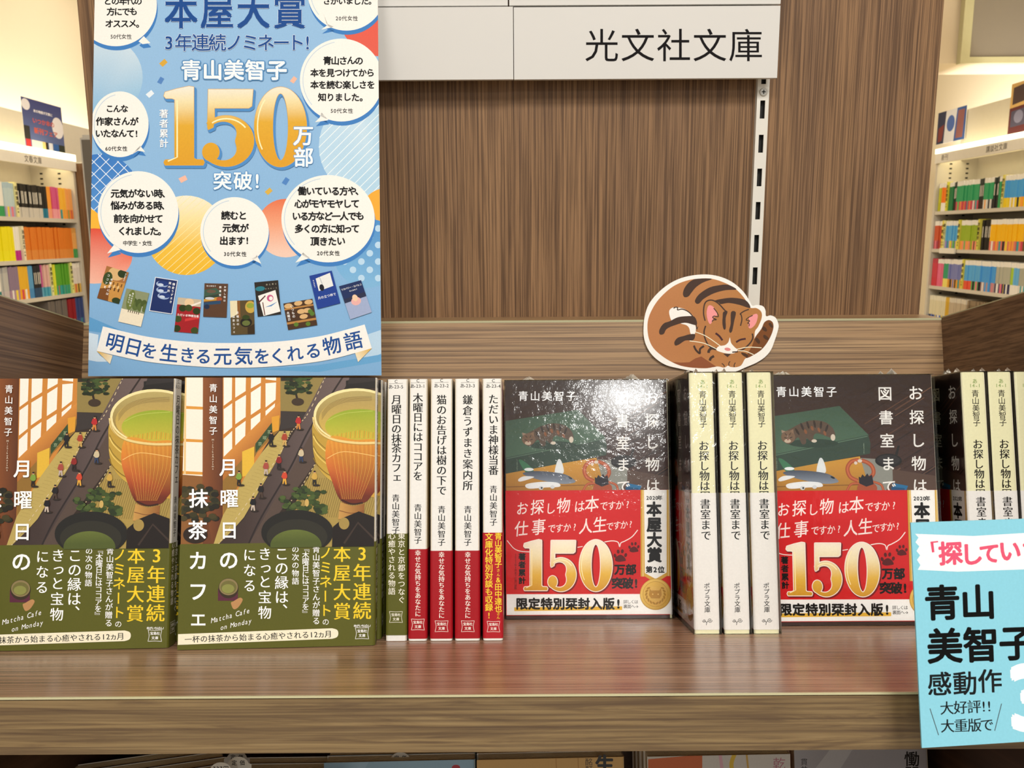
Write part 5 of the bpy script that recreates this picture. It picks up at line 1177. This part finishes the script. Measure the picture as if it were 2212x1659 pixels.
rowsR = [
 ['far', (2, 'lime', w_, '#c0c030', '#b8b828'), (3, 'orange', w_, '#f08028', '#f0ece4'), ('D', '#dcd84a', '佐伯泰英'), (2, 'dark green', w_, '#2a7a4a', '#2a7a4a'), (1, 'black', '#3a403c', '#24302a', '#3a2a24'), (10, 'green', w_, '#3aa06a', '#c85060'), (2, 'black', '#3a403c', '#24302a', '#3a2a24'), (4, 'green', w_, '#3aa06a', '#d8d4cc'), (2, 'black', '#3a403c', '#24302a', '#2a2a2a'), (1, 'green', w_, '#3aa06a', '#3a9a5a'), ('D', '#dcd070', '西村京太'), (9, 'sky blue', w_, '#4aa0e0', '#e8c828'), ('D', '#dcd070', '浅田次郎'), (12, 'lavender', w_, '#9090c8', '#9090c8'), (8, 'olive', w_, '#a8a868', '#c0b070')],
 ['far', (4, 'red-orange', w_, '#c85a38', '#a84a58'), ('D', '#e0cf58', '今野敏'), ('D', '#e0dc9a', '綾辻行人'), (6, 'light blue', w_, '#5aaade', '#9a90d0'), ('D', '#d8d05a', '恩田陸'), (8, 'olive green', w_, '#98b030', '#e89070'), ('D', '#d8d05a', '京極夏彦'), (4, 'black', '#24221e', '#24221e', '#24221e'), (12, 'amber', w_, '#f0b818', '#d87868'), (3, 'tan', w_, '#d8a848', '#6a5030'), (8, 'green', w_, '#2a9a70', '#f0e030')],
 ['far', (3, 'red', '#b84050', '#c84050', '#c83848'), (3, 'pink', w_, '#e07090', '#e06a88'), (3, 'green', w_, '#3a9a70', '#e8d870'), (7, 'lavender', w_, '#7a80b8', '#e0a038'), ('D', '#d8d05a', '重松清'), (3, 'light blue', w_, '#5aa8e0', '#e05a40'), (4, 'light blue', w_, '#5aa8e0', '#60b060'), (6, 'blue', w_, '#4a9ae0', '#b09090'), (6, 'grey', w_, '#b0b0a0', '#303058'), (1, 'lime', w_, '#a8c840', '#e8e4dc'), (2, 'blue', w_, '#6ab0e0', '#e8e4dc'), (4, 'grey', w_, '#a8a898', '#d8d4cc'), (12, 'amber', w_, '#f0c020', '#38a090'), (6, 'yellow', w_, '#f0c020', '#e05028')],
 ['far', (8, 'cream', '#e0dcc8', '#d8d0b0', '#5a70b8'), (2, 'yellow', '#d0a838', '#c8a030', '#b89030'), (8, 'beige', '#d0c8b8', '#b8a890', '#a89880'), (20, 'brown', '#8a7860', '#7a6850', '#6a5a48')],
 ['far', (3, 'brown', '#6a5a48', '#6a5a48', '#5a4a3c')]]
bookcase(1, XR, (yR0, yR1), 'bookcase', 'grey bookcase full of paperbacks along the right wall, lit strip along its top', 0, [(at_x(2158, 318, XR).y*1000, '講談社文庫'), (at_x(2046, 336, XR).y*1000, '新刊')], rowsR, zsR, (topR, stripR, hR, z(2212, 297, XR)-z(2212, 322, XR)))
# shelf label clip on the right bookcase
p = at_x(2050, 541, XR); tag(MB().box(-14, -4, -75, 75, -22, 6).build('shelf_label', M['white_metal'], None, Matrix.Translation((XR, p.y, zsR[1]/1000))), 'white shelf label clipped on a shelf edge of the right bookcase', 'label')
# posters on the bookcases
def far_poster(X, pxs, name, label, draw, tilt=0):
    pts = [at_x(x, y, X) for x, y in pxs]; ya, yb = sorted((pts[0].y, pts[1].y)); zb = min(p.z for p in pts); zt = max(p.z for p in pts)
    s = 1 if X > 0 else -1
    r = empty(name, Matrix.Translation((X, (ya+yb)/2, zb)), label, 'poster')
    w2 = (yb-ya)*500; h = (zt-zb)*1000
    MB().box(0 if s > 0 else -3, 3 if s > 0 else 0, -w2, w2, 0, h, '#e9e6e0').build('sheet', M['far'], r)
    P = Print(None, lambda u, v, l: (-s*(.05+l*EPS*4), u, v), (0, 0, 1), [(-w2, 0), (w2, 0), (w2, h), (-w2, h)]); P.pf = lambda a, b: (-w2+a*2*w2 if s < 0 else w2-a*2*w2, h*(1-b)); draw(P); P.build('poster_print', M['far'], r)
def g1(P):
    P.poly([(0, 0), (1, 0), (1, 1), (0, 1)], None, grad=((0, 0), (0, 1), ['#3a3f78', '#6a86b8', '#5a6a98'])); P.ell(.1, .12, .1, .1, '#d8d6e0'); P.ell(.86, .42, .15, .2, '#dcd9e0')
    for k, (x0, x1, c) in enumerate(((0, .14, '#2a2a2c'), (.02, .14, '#a82c34'), (.16, .42, '#c9c6c8'), (.42, .5, '#d8b878'), (.5, .56, '#24221e'), (.58, .68, '#c9ccd8'), (.7, .84, '#2a5aa0'), (.84, 1, '#26302a'))): P.poly([(x0, .5 if k == 0 else .74), (x1, .5 if k == 0 else .74), (x1, .74 if k == 0 else 1), (x0, .74 if k == 0 else 1)], c)
    P.layer += 1
    for i, c in enumerate('いつか本の'): P.glyph(c, .28+i*.11, .38, .11, '#b8504a', .03)
    for i, c in enumerate('新刊フェア'): P.glyph(c, .3+i*.12, .56, .12, '#b8503a', .03)
    for i, c in enumerate('あの物語が文庫に'): P.glyph(c, .3+i*.06, .2, .06, '#f0eef4', .02)
def sq(P): return P
ypL = XL+.0
far_poster(XL-.118, ((57, 330), (141, 330), (57, 211), (141, 240)), 'poster', 'small blue poster with a moon, standing on the left bookcase', g1)
def g2(P):
    P.poly([(0, 0), (1, 0), (1, 1), (0, 1)], '#d8d8dc'); P.poly([(0, 0), (.3, 0), (.26, 1), (0, 1)], '#2f3550'); P.poly([(.68, 0), (1, 0), (1, 1), (.62, 1)], '#3a5a9a'); P.poly([(.72, .08), (.94, .08), (.92, .92), (.68, .92)], '#8a5a5a'); P.ell(.48, .42, .14, .25, '#4a66a8'); P.poly([(.05, .5), (.25, .4), (.2, .9), (.05, .95)], '#7a3a38')
far_poster(XR+.112, ((2023, 300), (2083, 300), (2023, 246), (2083, 238)), 'poster', 'small white and blue poster on the right bookcase beside the wooden panel', g2)
def g3(P):
    P.poly([(0, 0), (1, 0), (1, 1), (0, 1)], '#c9a468'); P.poly([(.06, .08), (.44, .04), (.44, .36), (.06, .4)], '#4a3a3c'); P.poly([(.5, .04), (1, 0), (1, .32), (.5, .36)], '#6a6a70'); P.poly([(0, .46), (1, .4), (1, 1), (0, 1)], '#5a2a30'); P.poly([(.05, .52), (.6, .48), (.6, .8), (.05, .82)], '#4a4860'); P.ell(.25, .64, .12, .12, '#7a7a98')
far_poster(XR+.112, ((2177, 280), (2262, 280), (2177, 185), (2262, 168)), 'poster', 'dark poster framed in tan on the right bookcase, cut by the frame edge', g3)
# wooden end of the left bookcase, grey kiosk panel and distant red fascia
a = at_y(160, 345, yL1/1000+.02); e = empty('bookcase_end_panel', Matrix.Translation((XL, yL1/1000+.012, 0)), 'brown wooden end panel at the far end of the left bookcase', 'panel')
MB().box(-10, 160, 0, 40, 0, stripL-hL-8).build('panel', M['far_wood'], e); MB().box(-14, 164, -2, 42, stripL-hL-8, stripL-hL-2).build('cap', M['grey_metal'], e)
kx = at_y(168.5, 290, 1.9); k = empty('kiosk_panel', Matrix.Translation((kx.x, 1.9, 0)), 'grey upright panel with rounded pale rim, half hidden behind the wooden back panel at left', 'panel')
MB().box(0, 330, 0, 40, 0, kx.z*1000-.8).build('rim', M['grey_metal'], k, bevel=6); MB().box(7, 323, -2, 1, 40, kx.z*1000-12).build('face', M['grey_panel'], k)
MB().box(28, 300, -3, -1.8, 300, kx.z*1000-60).build('recess', plain('panel_inset', '#5c5348', .5), k)
rf = at_y(140, 262, 6.6); rf2 = at_y(140, 274, 6.6)
e = empty('fascia_sign', Matrix.Translation((rf.x-.8, 6.6, rf2.z)), 'faded red fascia strip on the far wall, seen between poster and left bookcase', 'sign')
MB().box(0, 1500, 0, 40, 0, (rf.z-rf2.z)*1000).build('strip', M['red'], e); MB().box(0, 1500, -4, 40, (rf.z-rf2.z)*1000, (rf.z-rf2.z)*1000+40).build('glowing_cornice', M['glow'], e)  # the bar above the red strip glows by its own material
